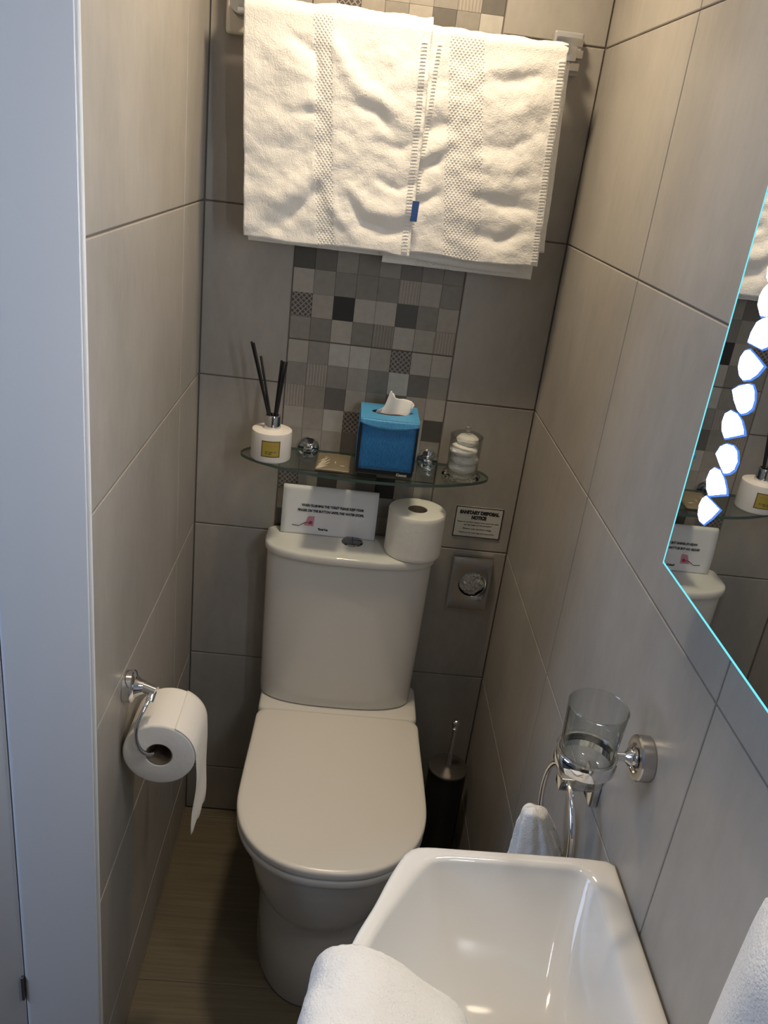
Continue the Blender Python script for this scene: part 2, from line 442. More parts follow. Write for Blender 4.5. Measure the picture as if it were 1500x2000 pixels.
box('wall_front', -.125, W, -2.4, -2.3, 0, CEIL, principled('darkened_wall', (.07, .055, .045), .6), sm=None)['kind'] = 'structure'  # unseen wall behind the camera, darkened to cut light bounced onto the toilet
box('ceiling', -.125, W + .12, -2.4, .12, CEIL, CEIL + .08, principled('ceiling_paint', (.78, .76, .72), .8), sm=None)['kind'] = 'structure'
# floor: wide planks of wood-effect porcelain
def floor_material():
    m, nt, out = new_mat('wood_effect_tile')
    p = nd(nt, 'ShaderNodeBsdfPrincipled'); nt.links.new(p.outputs[0], out.inputs[0]); p.inputs['Roughness'].default_value = .45
    tc = nd(nt, 'ShaderNodeTexCoord')
    mp = nd(nt, 'ShaderNodeMapping'); mp.inputs['Scale'].default_value = (4, 110, 4)
    n = nd(nt, 'ShaderNodeTexNoise'); n.inputs['Scale'].default_value = 1; n.inputs['Detail'].default_value = 6
    nt.links.new(tc.outputs['Object'], mp.inputs[0]); nt.links.new(mp.outputs[0], n.inputs['Vector'])
    r = nd(nt, 'ShaderNodeMapRange'); r.inputs[1].default_value = .3; r.inputs[2].default_value = .7; nt.links.new(n.outputs[0], r.inputs[0])
    mx = nd(nt, 'ShaderNodeMix', data_type='RGBA'); mx.inputs[6].default_value = (.125, .105, .070, 1); mx.inputs[7].default_value = (.175, .150, .103, 1)
    nt.links.new(r.outputs[0], mx.inputs[0]); nt.links.new(mx.outputs[2], p.inputs['Base Color'])
    b = nd(nt, 'ShaderNodeBump'); b.inputs['Distance'].default_value = .0008; nt.links.new(n.outputs[0], b.inputs['Height']); nt.links.new(b.outputs[0], p.inputs['Normal'])
    return m
bm = bmesh.new(); PF = lambda u, v, d: Vector((u, -v, d))
bm_slab(bm, PF, -.13, W + .12, -.12, 2.4, -.1, -.0022, 1)
ve = [0, .03, .49, .95, 1.41, 1.87, 2.3]
for a, b in zip(ve, ve[1:]): bm_tile(bm, PF, 0, W, a, b)
o = from_bm('floor', bm, [floor_material(), GROUT], norm=False); tag(o, kind='structure')
for f in o.data.polygons: pass
box('floor_hall', -3.2, -.13, -3.2, .6, -.1, -.004, principled('hall_carpet', (.10, .09, .08), 1.0, bump=(300, .003, 3)), sm=None)['kind'] = 'structure'
# tile-edge bead, door lining and the door opened outwards
tube('trim_1', [(-.001, DOOR_Y0 + .002, 0), (-.001, DOOR_Y0 + .002, 2.02)], .0036, principled('white_bead', (.80, .79, .78), .35), n=16)['kind'] = 'structure'
jx0, jx1, jy = -.122, -.0022, DOOR_Y0 - .004
prof = [(jx1, jy + .0006), (jx1, jy + .0095), (jx0, jy + .0095)] + [(jx0 + .009 - .009*math.sin(PI/2 + PI/2*k/6 + PI/2*0) if False else jx0 + .009*(1 - math.cos(PI/2*k/6)), jy + .009*(1 - math.sin(PI/2*k/6))) for k in range(7)] + [(jx1 - .0006, jy)]
bm = bmesh.new(); bm_loft(bm, [[(x, y, z) for x, y in prof] for z in (0, 2.02)])
tag(from_bm('trim_2', bm, WHITE_PAINT, None, 40), kind='structure')
door = box('door_1', -.90, jx0 - .0012, jy + .0035, jy + .044, .008, 2.0, WHITE_PAINT, bev=.002); tag(door, kind='structure')
hb = bmesh.new()
bm_box(hb, jx0 - .004, jx0 + .0005, jy - .003, jy + .004, .255, .308, .001, 1)
h = from_bm('hinge', hb, DARKSTEEL, door, 40); tag(h, 'dark steel hinge')

# ------------------------------------------------------------------ lettering
def text_mesh(s, size, align='CENTER', bold=0.0, spacing=1.0):
    cu = bpy.data.curves.new('lettering', 'FONT'); cu.body = s; cu.size = size; cu.align_x = align; cu.offset = bold
    cu.space_character = spacing; cu.resolution_u = 3
    ob = bpy.data.objects.new('lettering', cu); COL.objects.link(ob)
    bpy.context.view_layer.update()
    me = bpy.data.meshes.new_from_object(ob.evaluated_get(bpy.context.evaluated_depsgraph_get()))
    bpy.data.objects.remove(ob); bpy.data.curves.remove(cu)
    return me
def add_text(bm, s, size, fn, align='CENTER', width=None, bold=0.0, mi=0, yscale=1.0):
    """puts the outline of s into bm; fn(x, y) -> world point"""
    me = text_mesh(s, size, align, bold)
    xs = [v.co.x for v in me.vertices]; w = (max(xs) - min(xs)) if xs else 1
    k = (width / w) if width else 1.0
    vs = [bm.verts.new(fn(v.co.x * k, v.co.y * yscale)) for v in me.vertices]
    for p in me.polygons:
        try: bm.faces.new([vs[i] for i in p.vertices]).material_index = mi
        except ValueError: pass
    bpy.data.meshes.remove(me)

# ------------------------------------------------------------------ towel rail and bath towels
rail = empty('towel_rail', (.35, 0, 1.757), 'chrome towel rail with pale end plates high on the back wall', 'towel rail')
box('end_plate', .031, .095, -.022, -.0005, 1.755, 1.835, CREAMPL, rail, .008, 4)
box('end_plate', .600, .652, -.022, -.0005, 1.760, 1.828, GREYPL, rail, .004, 3)
RZ, RY = 1.788, -.072
lathe('post', [(0, 0), (.020, 0), (.020, .008), (.017, .011), (.017, .022), (.019, .025), (.019, .034), (.017, .037), (.017, .056), (0, .056)], SATIN, rail, T(.063, -.022, 1.798) @ axis_to((0, -1, 0)))
bm = bmesh.new()
for k in range(3): bm_box(bm, .604, .652, -.0245 - .012*(k == 1), -.0215, 1.768 + k*.019, 1.781 + k*.019, .0015, 2)
bm_box(bm, .606, .632, -.085, -.022, 1.776, 1.800, .004, 2)
from_bm('post', bm, SATIN, rail, 40)
tube('bar', [(.06, RY, RZ), (.625, RY, RZ)], .0085, CHROME, rail, 20)

def px_ridges(lst): return lst
def ridge_val(u, v, R):
    """signed soft folds along polylines in cloth coordinates: (points, width, height)"""
    s = 0.0
    for pts, w, h in R:
        best = 9.0; tt = 0; n = len(pts) - 1
        for i in range(n):
            (x0, y0), (x1, y1) = pts[i], pts[i+1]
            dx, dy = x1 - x0, y1 - y0; L = dx*dx + dy*dy
            t = max(0, min(1, ((u-x0)*dx + (v-y0)*dy) / L))
            d = math.hypot(u - x0 - t*dx, v - y0 - t*dy)
            if d < best: best = d; tt = (i + t) / n
        if best < 3.2*w:
            e = math.sin(PI * min(1, max(0, .12 + .76*tt))) 
            s += h * e * math.exp(-(best/w)**2)
    return s
FRONT_L, FRONT_R = .372, .350
def bath_towel(name, label, x_tl, x_bl, x_tr, x_br, r, front, back, yoff, R, seed, band):
    """sheet over the bar: v runs from the back hem up over the bar to the front hem"""
    arc = PI * r; tot = back + arc + front
    def fn(u, v, extra=0.0):
        s = v * tot
        wob = .0035 * fbm(u*4, v*3, seed)
        if s < back:
            z = RZ - (back - s); y = RY + r*.8; d = 0; f = (back - s)/back
            y += .010*f
        elif s < back + arc:
            a = (s - back) / r
            y = RY + r * math.cos(a); z = RZ + r * math.sin(a) * (1 + .20*fbm(u*7, 0, seed)); f = 0; d = 0
            y += 0
        else:
            f = (s - back - arc) / front
            z = RZ - f*front; y = RY - r - yoff*smooth(f*4)
            d = .62*ridge_val(u, f, R) + .0032*fbm(u*3.2 + f*1.6, f*5.5 - u*2, seed, 3) + .0016*fbm(u*9, f*14, seed + 4, 2)
            bw = abs(u - (band[0] + (band[1]-band[0])*f)) / band[2]
            d -= .0012 * (1 - smooth((bw - .8) * 4))
            d *= smooth(f * 7) * (1 - .55*smooth((f - .93)*14))
            y -= d
            z += (.0022*math.sin(u*9 + seed) + .0018*fbm(u*8, 1, seed)) * smooth((f-.8)*5)
        xl = lerp(x_tl, x_bl, f); xr = lerp(x_tr, x_br, f)
        x = lerp(xl, xr, u) + wob * (1 if 0 < f else 0)
        y += .0004 * fbm(x*220, z*220, seed, 2)
        return (x, y, z)
    root = grid_mesh(name, fn, 110, 250, [TERRY, WEAVE], None, 80, .006, 0.0)
    # the flat-woven band of the cloth
    me = root.data
    uv = me.uv_layers[0].data
    for p in me.polygons:
        cu = sum(uv[i].uv[0] for i in p.loop_indices)/4; cv = sum(uv[i].uv[1] for i in p.loop_indices)/4
        f = (cv*tot - back - arc)/front
        if abs(cu - (band[0] + (band[1]-band[0])*max(0, f))) < band[2]: p.material_index = 1
    tag(root, label, 'towel')
    return root, fn, (back + arc)/tot
def uvl(px, py, c):     # photo-measured crease -> cloth coordinates (corners tl, tr, bl, br)
    (x0, y0), (x1, y1), (x2, y2), (x3, y3) = c
    v = .5
    for _ in range(6):
        xa, xb = lerp(x0, x2, v), lerp(x1, x3, v); u = (px - xa)/(xb - xa)
        ya, yb = lerp(y0, y1, u), lerp(y2, y3, u); v = (py - ya)/(yb - ya)
    return (u, v)
CL = ((480, 10), (845, 40), (480, 462), (805, 482)); CR = ((835, 55), (1112, 85), (805, 490), (1053, 515))
def RL(c, *items): return [([uvl(x, y, c) for x, y in pts], w, h) for pts, w, h in items]
ridL = RL(CL,
  ([(640, 20), (655, 60), (680, 110), (715, 150)], .045, .013), ([(588, 195), (635, 205)], .025, -.006), ([(575, 190), (640, 170)], .03, .004),
  ([(540, 440), (590, 390), (640, 340)], .035, -.009), ([(500, 425), (560, 370), (630, 315)], .05, .008),
  ([(685, 370), (715, 415), (760, 432), (800, 420)], .032, -.013), ([(680, 340), (720, 385), (770, 398), (815, 385)], .045, .011),
  ([(700, 180), (740, 195), (765, 225)], .03, -.010), ([(700, 150), (745, 165), (790, 200)], .04, .008), ([(735, 325), (780, 345), (810, 335)], .025, -.008),
  ([(740, 250), (790, 262), (815, 245)], .03, -.007), ([(715, 80), (740, 70)], .03, -.006), ([(645, 60), (660, 250), (645, 330), (660, 450)], .05, .005),
  ([(565, 50), (615, 85), (625, 130)], .03, -.009), ([(500, 215), (570, 240), (630, 200)], .05, .004), ([(640, 350), (660, 400), (700, 455)], .03, .005))
ridR = RL(CR,
  ([(845, 245), (905, 228)], .035, -.008), ([(850, 325), (900, 288)], .035, -.011), ([(845, 395), (895, 365)], .03, -.008), ([(845, 300), (905, 260)], .04, .007),
  ([(960, 140), (1020, 138), (1085, 122)], .035, -.009), ([(965, 120), (1085, 100)], .05, .006), ([(970, 205), (1030, 195), (1085, 165)], .05, .007),
  ([(955, 265), (1010, 270), (1060, 240)], .035, -.007), ([(950, 368), (1000, 385), (1058, 392)], .032, -.009), ([(950, 340), (1000, 350), (1065, 335)], .04, .007),
  ([(945, 445), (985, 460), (1040, 440)], .035, -.012), ([(955, 300), (1010, 310), (1065, 290)], .04, .006), ([(930, 130), (935, 260), (925, 480)], .06, .003),
  ([(855, 430), (900, 400)], .04, .006), ([(850, 200), (905, 180)], .05, .005))
tR, fR, vR = bath_towel('bath_towel', 'white bath towel hanging on the right half of the rail, tucked under the other', .362, .345, .616, .628, .0125, .352, .378, .004, ridR, 5.3, (.33, .50, .115))
tL, fL, vL = bath_towel('bath_towel', 'white bath towel on the left half of the rail, in front, with blue tag', .072, .092, .384, .392, .022, .356, .368, .006, ridL, 1.7, (.42, .49, .055))
def hem(parent, fn, v0, u, width, n, lift):
    """stitched selvedge: a row of small raised loops down the side of the front panel"""
    bm = bmesh.new()
    for k in range(n):
        f = (k + .5) / n; v = lerp(v0 + .015, .992, f)
        p = Vector(fn(u, v)); q = Vector(fn(u, min(1, v + .004))); t = (q - p).normalized()
        c = p + Vector((0, -lift, 0)); s = Vector((1, 0, .1)).normalized()
        h = .0019
        bm_loft(bm, [[c + s*a*width + t*b*h + Vector((0, -d, 0)) for a, b in ((-.5,-1),(.5,-1),(.5,1),(-.5,1))] for d in (0, .0008)])
        bm_loft(bm, [[c + s*a*width*.8 + t*b*h*.6 + Vector((0, -d, 0)) for a, b in ((-.5,-1),(.5,-1),(.5,1),(-.5,1))] for d in (.0008, .0014)], cap0=False)
    return from_bm('hem', bm, TERRY, parent, None)
hem(tL, fL, vL, .965, .011, 62, .0036); hem(tR, fR, vR, .972, .011, 62, .0036)
hem(tR, fR, vR, .150, .008, 62, .0036)
# blue tag sewn into the edge of the front towel
f0 = vL + (1 - vL)*.735; f1 = vL + (1 - vL)*.832
a, b = Vector(fL(.985, f0)), Vector(fL(.985, f1))
bm = bmesh.new()
bm_loft(bm, [[p + Vector(d) for p, d in ((a, (.000, y, 0)), (a, (.012, y, 0)), (b, (.011, y, 0)), (b, (-.001, y, 0)))] for y in (-.0072, -.0062)])
tag(from_bm('care_tag', bm, BLUETAG, tL, None), 'blue woven tag')
# folded inner layers that show below and beside the right towel
def layer(name, parent, x0, x1, z_bot, y, xs=.012, slope=0.0, seed=2.0):
    def fn(u, v):
        z = lerp(RZ - .01, z_bot + slope*u, v)
        return (lerp(x0, x1, u) + xs*v + .002*fbm(u*3, v*4, seed), y - .002*fbm(u*4, v*5, seed), z + .0015*math.sin(u*7))
    return grid_mesh(name, fn, 24, 40, TERRY, parent, 80, .004, 0.0)
layer('inner_fold', tR, .395, .6235, 1.462, RY - .001, .017, .0, 4)
layer('inner_fold', tR, .330, .585, 1.424, RY + .004, .010, -.006, 8)
layer('inner_fold', tL, .100, .300, 1.436, RY - .006, .010, .002, 9)

# ------------------------------------------------------------------ glass shelf and what stands on it
ZS = 1.010
shelf = empty('glass_shelf', (.357, 0, ZS), 'clear glass shelf with rounded ends on two chrome mounts', 'shelf')
half = [(.357, -.162), (.28, -.157), (.21, -.143), (.155, -.120), (.118, -.097), (.102, -.074), (.108, -.050), (.128, -.030), (.165, -.018), (.22, -.014), (.357, -.014)]
out = catmull([Vector((x, y, 0)) for x, y in half], 6)
outl = out + [Vector((.714 - p.x, p.y, 0)) for p in out[-2:0:-1]]
outl = resample(outl, 120)
bm = bmesh.new()
R = bm_loft(bm, [[(p.x, p.y, ZS - .0062) for p in outl], [(p.x, p.y, ZS) for p in outl]])
for f in bm.faces:
    f.material_index = 1 if len(f.verts) == 4 else 0
from_bm('shelf_plate', bm, [SHELFG, SHELFEDGE], shelf, 30)
for x in (.235, .488):
    bm = bmesh.new()
    bm_lathe(bm, [(0, 0), (.0230, 0), (.0230, .006), (.0222, .0072), (.0095, .0080), (.0085, .0085), (.0085, .024), (.0075, .026), (0, .026)], 40, T(x, -.0005, ZS + .001) @ axis_to((0, -1, 0)))
    bm_box(bm, x - .009, x + .009, -.034, -.012, ZS + .0002, ZS + .0065, .0015, 2)
    bm_box(bm, x - .009, x + .009, -.034, -.012, ZS - .0127, ZS - .0064, .0015, 2)
    from_bm('mount', bm, CHROME, shelf, 35)
ZT = ZS + .0004
# reed diffuser
DX, DY = .164, -.088
dif = empty('reed_diffuser', (DX, DY, ZT), 'round white reed diffuser bottle with yellow label and silver collar', 'diffuser')
lathe('bottle', [(0, 0), (.0375, 0), (.0395, .002), (.040, .005), (.040, .056), (.0392, .0595), (.037, .0605), (.017, .0615), (.0165, .064), (0, .064)], principled('white_bottle', (.80, .77, .73), .35), dif, T(DX, DY, ZT), 64)
lathe('collar', [(.0105, .062), (.0162, .062), (.0166, .066), (.0158, .0665), (.0158, .088), (.015, .0895), (.0112, .0895), (.0105, .084)], CHROME, dif, T(DX, DY, ZT), 48, close=True)
lab = bmesh.new(); la = math.radians(-86); hw = .47
def labp(a, z, d): return Vector((DX + (.0402+d)*math.cos(a), DY + (.0402+d)*math.sin(a), ZT + z))
def lab_patch(a0, a1, z0, z1, d, mi, n=14):
    V = [[lab.verts.new(labp(lerp(a0, a1, i/n), z, d)) for i in range(n+1)] for z in (z0, z1)]
    for i in range(n): lab.faces.new((V[0][i], V[0][i+1], V[1][i+1], V[1][i])).material_index = mi
lab_patch(la-hw, la+hw, .0135, .047, .0000, 1); lab_patch(la-hw+.055, la+hw-.055, .0155, .045, .0002, 0)
lb = from_bm('label_sticker', lab, [GOLD, GOLDINK], dif, None, norm=False)
tag(lb, 'yellow sticker with dark border')
bm = bmesh.new()
# two lines of print too small to read, as short strokes
for z, ws, mi in ((.0365, (.2, .1, .16), 1), (.0235, (.13, .2, .1), 0), (.0200, (.1, .16), 0)):
    a = la - .26
    for w_ in ws:
        V = [bm.verts.new(labp(a + q*w_, z + s, .0005)) for q, s in ((0, 0), (1, 0), (1, .0020), (0, .0020))]
        bm.faces.new(V).material_index = mi; a += w_ + .05
from_bm('print', bm, [GOLDINK, REDGOLD], lb, None, norm=False)
reeds = [((.113, -.083, 1.2385), -.004, 'black reed leaning furthest left, tallest of those in the white diffuser'),
         ((.1175, -.087, 1.2375), -.0025, 'tall black reed lying just right of the tallest one in the diffuser'),
         ((.131, -.072, 1.210), -.0005, 'short thin black reed standing between the two fans of the diffuser'),
         ((.1725, -.080, 1.208), .002, 'black reed on the inner side of the right fan in the diffuser'),
         ((.1775, -.086, 1.2075), .0038, 'black reed in the middle of the right fan in the diffuser'),
         ((.1825, -.082, 1.2065), .0054, 'black reed leaning furthest right in the white diffuser')]
for tip, dx, lab_ in reeds:
    foot = Vector((DX + dx*.8, DY + .0025*math.sin(dx*900), ZT + .0645)); tp = Vector(tip)
    o = tube('diffuser_reed', [foot, foot.lerp(tp, .5), tp], .0023, BLACK, None, 10); tag(o, lab_, 'reed', 'black reeds in the diffuser')
# kraft sachet
sac = empty('sachet', (.291, -.078, ZT), 'small brown paper sachet with pale leaf print lying on glass shelf', 'sachet')
def sac_p(u, v, d=0):
    x = lerp(lerp(.258, .256, v), lerp(.327, .3245, v), u); y = lerp(-.036, -.135, v)
    h = .0075*math.sin(PI*min(1, max(0, u)))**.6 * math.sin(PI*min(1, max(0, v)))**.6 + .0008*fbm(u*4, v*5, 3)
    return Vector((x, y, ZT + .0016 + h + d + .001*abs(u-.5)*(1 if v > .95 else 0)))
ps = grid_mesh('pouch', lambda u, v: sac_p(u, v), 20, 24, KRAFT, sac, 60, .0012, 0)
bm = bmesh.new()
def stroke(p, q, w):
    p, q = Vector(p), Vector(q); d = (q - p); nrm = Vector((-d.y, d.x)).normalized()*w
    n = 6; V = []
    for i in range(n+1):
        c = p + d*(i/n); k = math.sin(PI*(.08 + .84*i/n))
        V.append((bm.verts.new(sac_p(*(c + nrm*k), .0009)), bm.verts.new(sac_p(*(c - nrm*k), .0009))))
    for a, b in zip(V, V[1:]): bm.faces.new((a[0], a[1], b[1], b[0]))
for q in ((.36, .40), (.40, .55), (.41, .70), (.30, .33), (.36, .84)): stroke((.03, .97), q, .022)
for p, q, w in (((.06, .60), (.34, .46), .018), ((.05, .74), (.38, .62), .02), ((.56, .62), (.57, .74), .012), ((.70, .79), (.86, .79), .016)): stroke(p, q, w)
from_bm('leaf_print', bm, KRAFTINK, ps, None, norm=False)
# tissue box
bxm = empty('tissue_box', (.395, -.078, ZT), 'blue cube tissue box with black edges in the middle of the glass shelf', 'tissue box')
BX0, BX1, BY0, BY1, BZ1 = .336, .4505, -.130, -.024, ZT + .117
box('body', BX0, BX1, BY0, BY1, ZT, ZT + .1145, BOXBLACK, bxm, .006, 3)
def front_fn(u, v):
    # front sheet: bowed sides, its lower edge above the black foot
    z = lerp(ZT + .013, ZT + .105, v); k = .0045 + .006*(2*v-1)**2*.7
    x = lerp(BX0 + .0045, BX1 - .0045, u)
    return (x, BY0 - .0012 - .0025*math.sin(PI*u)*math.sin(PI*v), z)
grid_mesh('front_panel', front_fn, 12, 12, BLUE, bxm, 60, .0012, 0)
for sx in (0, 1):
    x = BX0 - .0012 if sx == 0 else BX1 + .0012
    grid_mesh('side_panel', lambda u, v, x=x, s=(-1 if sx == 0 else 1): (x + s*.0018*math.sin(PI*u)*math.sin(PI*v), lerp(BY0 + .008, BY1 - .004, u), lerp(ZT + .013, ZT + .105, v)), 8, 10, BLUE, bxm, 60, .0012, 0)
# lid: square top with an oval opening, and its rounded flap over the front edge
cx, cy = (BX0+BX1)/2, (BY0+BY1)/2 - .002
bm = bmesh.new(); n = 64
inn = []; ou = []
for i in range(n):
    a = 2*PI*i/n; c, s = math.cos(a), math.sin(a)
    inn.append((cx + .036*c, cy + .020*s)); k = 1/max(abs(c), abs(s))
    hx, hy = (BX1-BX0)/2 + .0005, (BY1-BY0)/2 + .0008
    ou.append((cx + hx*max(-1, min(1, c*k*1.0)), (BY0+BY1)/2 + hy*max(-1, min(1, s*k))))
bm_loft(bm, [[(x, y, BZ1 - .0014) for x, y in inn], [(x, y, BZ1) for x, y in inn], [(x, y, BZ1 - .0005) for x, y in ou], [(x, y, BZ1 - .004) for x, y in ou], [(x*.999 + .0004, y, BZ1-.004) for x, y in ou]], cap0=False, cap1=False)
from_bm('lid_panel', bm, LIGHTBLUE, bxm, 30)
def flap(u, v):
    x = lerp(BX0 - .0005, BX1 + .0005, u); dp = .0035 + .0145*math.sin(PI*lerp(.04, .96, u))**.55
    return (x, BY0 - .0012 - .0026*math.sin(PI*u)*.9 - .0016*v - .0012, BZ1 - .0006 - v*dp)
grid_mesh('flap', flap, 20, 4, LIGHTBLUE, bxm, 60, .0010, 0)
bm = bmesh.new()
add_text(bm, 'Kleenex', .0085, lambda x, y: Vector((.428 + x, BY0 - .0009, ZT + .0035 + y)), 'CENTER', .0215, .0004)
from_bm('lettering', bm, KRAFTINK, bxm, None, norm=False)
# the tissue pulled up through the opening
def tis(u, v):
    # v 0 at slot .. 1 at the free edge
    x0 = lerp(cx - .034, cx + .034, u)
    top = .042*math.exp(-((u-.34)/.15)**2) + .024*smooth((u-.35)/.25)*(1 - .15*smooth((u-.9)*10)) + .004
    x = lerp(x0, cx + lerp(-.026, .042, u) + .003*math.sin(u*9), v)
    y = cy + .004*math.sin(u*11)*(.3 + v) + .012*(v**1.3)*(u-.4) - .002
    return (x, y, BZ1 - .012 + (top + .012)*v + .0012*fbm(u*6, v*4, 2)*v)
o = grid_mesh('tissue', tis, 40, 16, TISSUEP, None, 60, .0006, 0); tag(o, 'white paper tissue sticking out of the blue box', 'tissue')
def tis2(u, v):
    a = tis(u, v); return (a[0] + .004*(v), a[1] + .010*v*(1 - .5*u) + .001, a[2] - .004*v - .006*v*math.sin(u*7)**2)
grid_mesh('ply', tis2, 30, 12, TISSUEP, o, 60, .0006, 0)
# glass jar of cotton wool
JX, JY = .5525, -.086
jar = empty('cotton_jar', (JX, JY, ZT), 'small clear glass jar with knobbed lid holding white cotton balls', 'jar')
bm = bmesh.new()
bm_lathe(bm, [(.0300, .012), (.0295, .085), (.0305, .088), (.0325, .088), (.0325, .084), (.0318, .012)], 48, T(JX, JY, ZT), True)
from_bm('jar_wall', bm, JARG, jar, 40)
bm = bmesh.new(); n = 96      # scalloped foot
rings = []
for rr, z, amp in ((.010, .0004, 0), (.034, .0004, .0008), (.0385, .002, .0016), (.0385, .006, .0016), (.034, .011, .0008), (.030, .013, 0), (.010, .011, 0)):
    rings.append([(JX + (rr + amp*math.cos(12*2*PI*i/n))*math.cos(2*PI*i/n), JY + (rr + amp*math.cos(12*2*PI*i/n))*math.sin(2*PI*i/n), ZT + z) for i in range(n)])
bm_loft(bm, rings)
m_foot, nt, outn = new_mat('cut_glass_foot')
gp = nd(nt, 'ShaderNodeBsdfPrincipled'); gp.inputs['Transmission Weight'].default_value = 1; gp.inputs['Roughness'].default_value = .05; gp.inputs['IOR'].default_value = 1.48; gp.inputs['Base Color'].default_value = (.96, .96, .93, 1)
nt.links.new(gp.outputs[0], outn.inputs[0])
from_bm('foot', bm, m_foot, jar, 50)
lid = lathe('lid', [(0, .0955), (.020, .0945), (.029, .0925), (.0335, .0895), (.0335, .0875), (.0325, .0875), (.028, .0905), (.018, .0925), (0, .0932)], JARG, jar, T(JX, JY, ZT), 48, 40)
lathe('knob', [(0, .0955), (.0032, .0955), (.0028, .098), (.0052, .100), (.0068, .1032), (.0052, .1062), (0, .1072)], m_foot, lid, T(JX, JY, ZT), 24, 60)
cbl = ['cotton ball at the bottom of the glass jar', 'cotton ball second from the bottom in the glass jar', 'cotton ball second from the top in the glass jar', 'topmost cotton ball, just under the lid of the glass jar']
for k in range(4):
    bm = bmesh.new(); bmesh.ops.create_icosphere(bm, subdivisions=4, radius=1)
    c = Vector((JX + .003*math.sin(k*2.4), JY + .003*math.cos(k*1.7), ZT + .0215 + k*.0192))
    rx, rz_ = (.0282, .0138) if k < 3 else (.0225, .0140)
    for v in bm.verts:
        q = v.co.normalized(); f = 1 + .06*noise.fractal(q*2.2 + Vector((k*5, 0, 0)), 1, 2, 3)
        v.co = c + Vector((q.x*rx*f, q.y*rx*f, q.z*rz_*(1 + .08*noise.noise(q*3 + Vector((k, 2, 1))))))
    o = from_bm('cotton_ball', bm, COTTON, None, 80); tag(o, 'white ' + cbl[k], 'cotton ball', 'cotton balls in the jar')

# ------------------------------------------------------------------ toilet
toilet = empty('toilet', (.355, -.30, 0), 'white close-coupled toilet with closed lid against the back wall', 'toilet')
TCX, PCX = .3465, .3575
def tank_ring(hw, depth, z, s=.055, n=2.7, yb=-.006, N=40, cx=TCX, rb=.01):
    pts = [(cx - hw + rb, yb, z), (cx - hw, yb - rb, z)]
    for i in range(N+1):
        a = PI - PI*i/N; c, sn = math.cos(a), math.sin(a)
        pts.append((cx + hw*math.copysign(abs(c)**(2/n), c), -(s + (depth - s)*abs(sn)**(2/n)), z))
    pts += [(cx + hw, yb - rb, z), (cx + hw - rb, yb, z)]
    return pts
rings = [tank_ring(.1690, .120, .437), tank_ring(.1725, .124, .441), tank_ring(.1732, .1255, .46), tank_ring(.1760, .126, .60), tank_ring(.1785, .126, .790), tank_ring(.1785, .126, .8025)]
loft('cistern', rings, CERAMIC, toilet, 40)
cl = loft('cistern_lid', [tank_ring(.176, .126, .8035), tank_ring(.1815, .1335, .8037), tank_ring(.1832, .1358, .8050), tank_ring(.1838, .1366, .8095), tank_ring(.1836, .1363, .8165), tank_ring(.1822, .1350, .8198), tank_ring(.1800, .1328, .8215), tank_ring(.175, .128, .8222), tank_ring(.02, .06, .8223)], CERAMIC, toilet, 40)
fb = lathe('flush_button', [(0, .0052), (.006, .0052), (.0195, .0046), (.0215, .0030), (.0235, .0), (.0245, -.0005), (0, -.0005)], principled('dark_chrome', (.20, .20, .21), .12, 1.0), cl, T(.3485, -.052, .8222), 40, 40)
bm = bmesh.new(); bm_box(bm, .3478, .3492, -.0725, -.0315, .8268, .8278, 0); bm_box(bm, .3488, .3692, -.0527, -.0513, .8268, .8277, 0)
from_bm('button_gap', bm, BLACK, fb, None)
def seat_ring(hw, yb, yf, z, rc=.028, n=2.25, N=44, taper=.004, cx=PCX):
    """straight back with round corners, sides swelling slightly, round front"""
    ym = lerp(yb, yf, .58); pts = []
    hb = hw - taper
    for i in range(7):                       # back-left corner from the back edge to the side
        a = PI/2 + PI/2*i/6
        pts.append((cx - hb + rc + rc*math.cos(a), yb - rc + rc*math.sin(a), z))
    for i in range(1, 9):
        t = i/9; pts.append((cx - lerp(hb, hw, smooth(t)), lerp(yb - rc, ym, t), z))
    for i in range(N+1):
        a = PI + PI*i/N; c, s = math.cos(a), math.sin(a)
        pts.append((cx + hw*math.copysign(abs(c)**(2/n), c), ym + (ym - yf)*math.copysign(abs(s)**(2/n), s), z))
    for i in range(8, 0, -1):
        t = i/9; pts.append((cx + lerp(hb, hw, smooth(t)), lerp(yb - rc, ym, t), z))
    for i in range(7):
        a = PI/2*i/6
        pts.append((cx + hb - rc + rc*math.cos(a), yb - rc + rc*math.sin(a), z))
    return pts
YB, YF = -.148, -.600
def sr(d, z, dy=0.0): return seat_ring(.1835 - d, YB - d, YF + d + dy, z)
loft('seat_lid', [sr(.004, .4275), sr(.0005, .4285), sr(0, .431), sr(0, .438), sr(.0008, .4415), sr(.003, .4438), sr(.010, .4450), sr(.05, .4458)], SEATPL, toilet, 45)
loft('seat', [sr(.006, .4065), sr(.002, .408), sr(.001, .412), sr(.001, .420), sr(.003, .424), sr(.007, .4255)], SEATPL, toilet, 45)
def pan_ring(hw, yf, z, n=2.25, yb=-.008):
    return seat_ring(hw, yb, yf, z, rc=.02, n=n, taper=0)
pan = loft('pan', [pan_ring(.130, -.527, 0), pan_ring(.132, -.530, .006), pan_ring(.132, -.532, .12), pan_ring(.133, -.537, .215), pan_ring(.135, -.541, .238), pan_ring(.146, -.551, .247), pan_ring(.152, -.557, .262), pan_ring(.160, -.566, .30), pan_ring(.1685, -.578, .345), pan_ring(.1735, -.587, .385), pan_ring(.1750, -.589, .398), pan_ring(.1735, -.587, .4035), pan_ring(.168, -.580, .4055)], CERAMIC, toilet, 40)
rear = lambda d, z: [(x, y, z) for x, y, _ in seat_ring(.1795 - d, -.006, -.147 + d, 0, rc=.02, n=9, taper=0)]
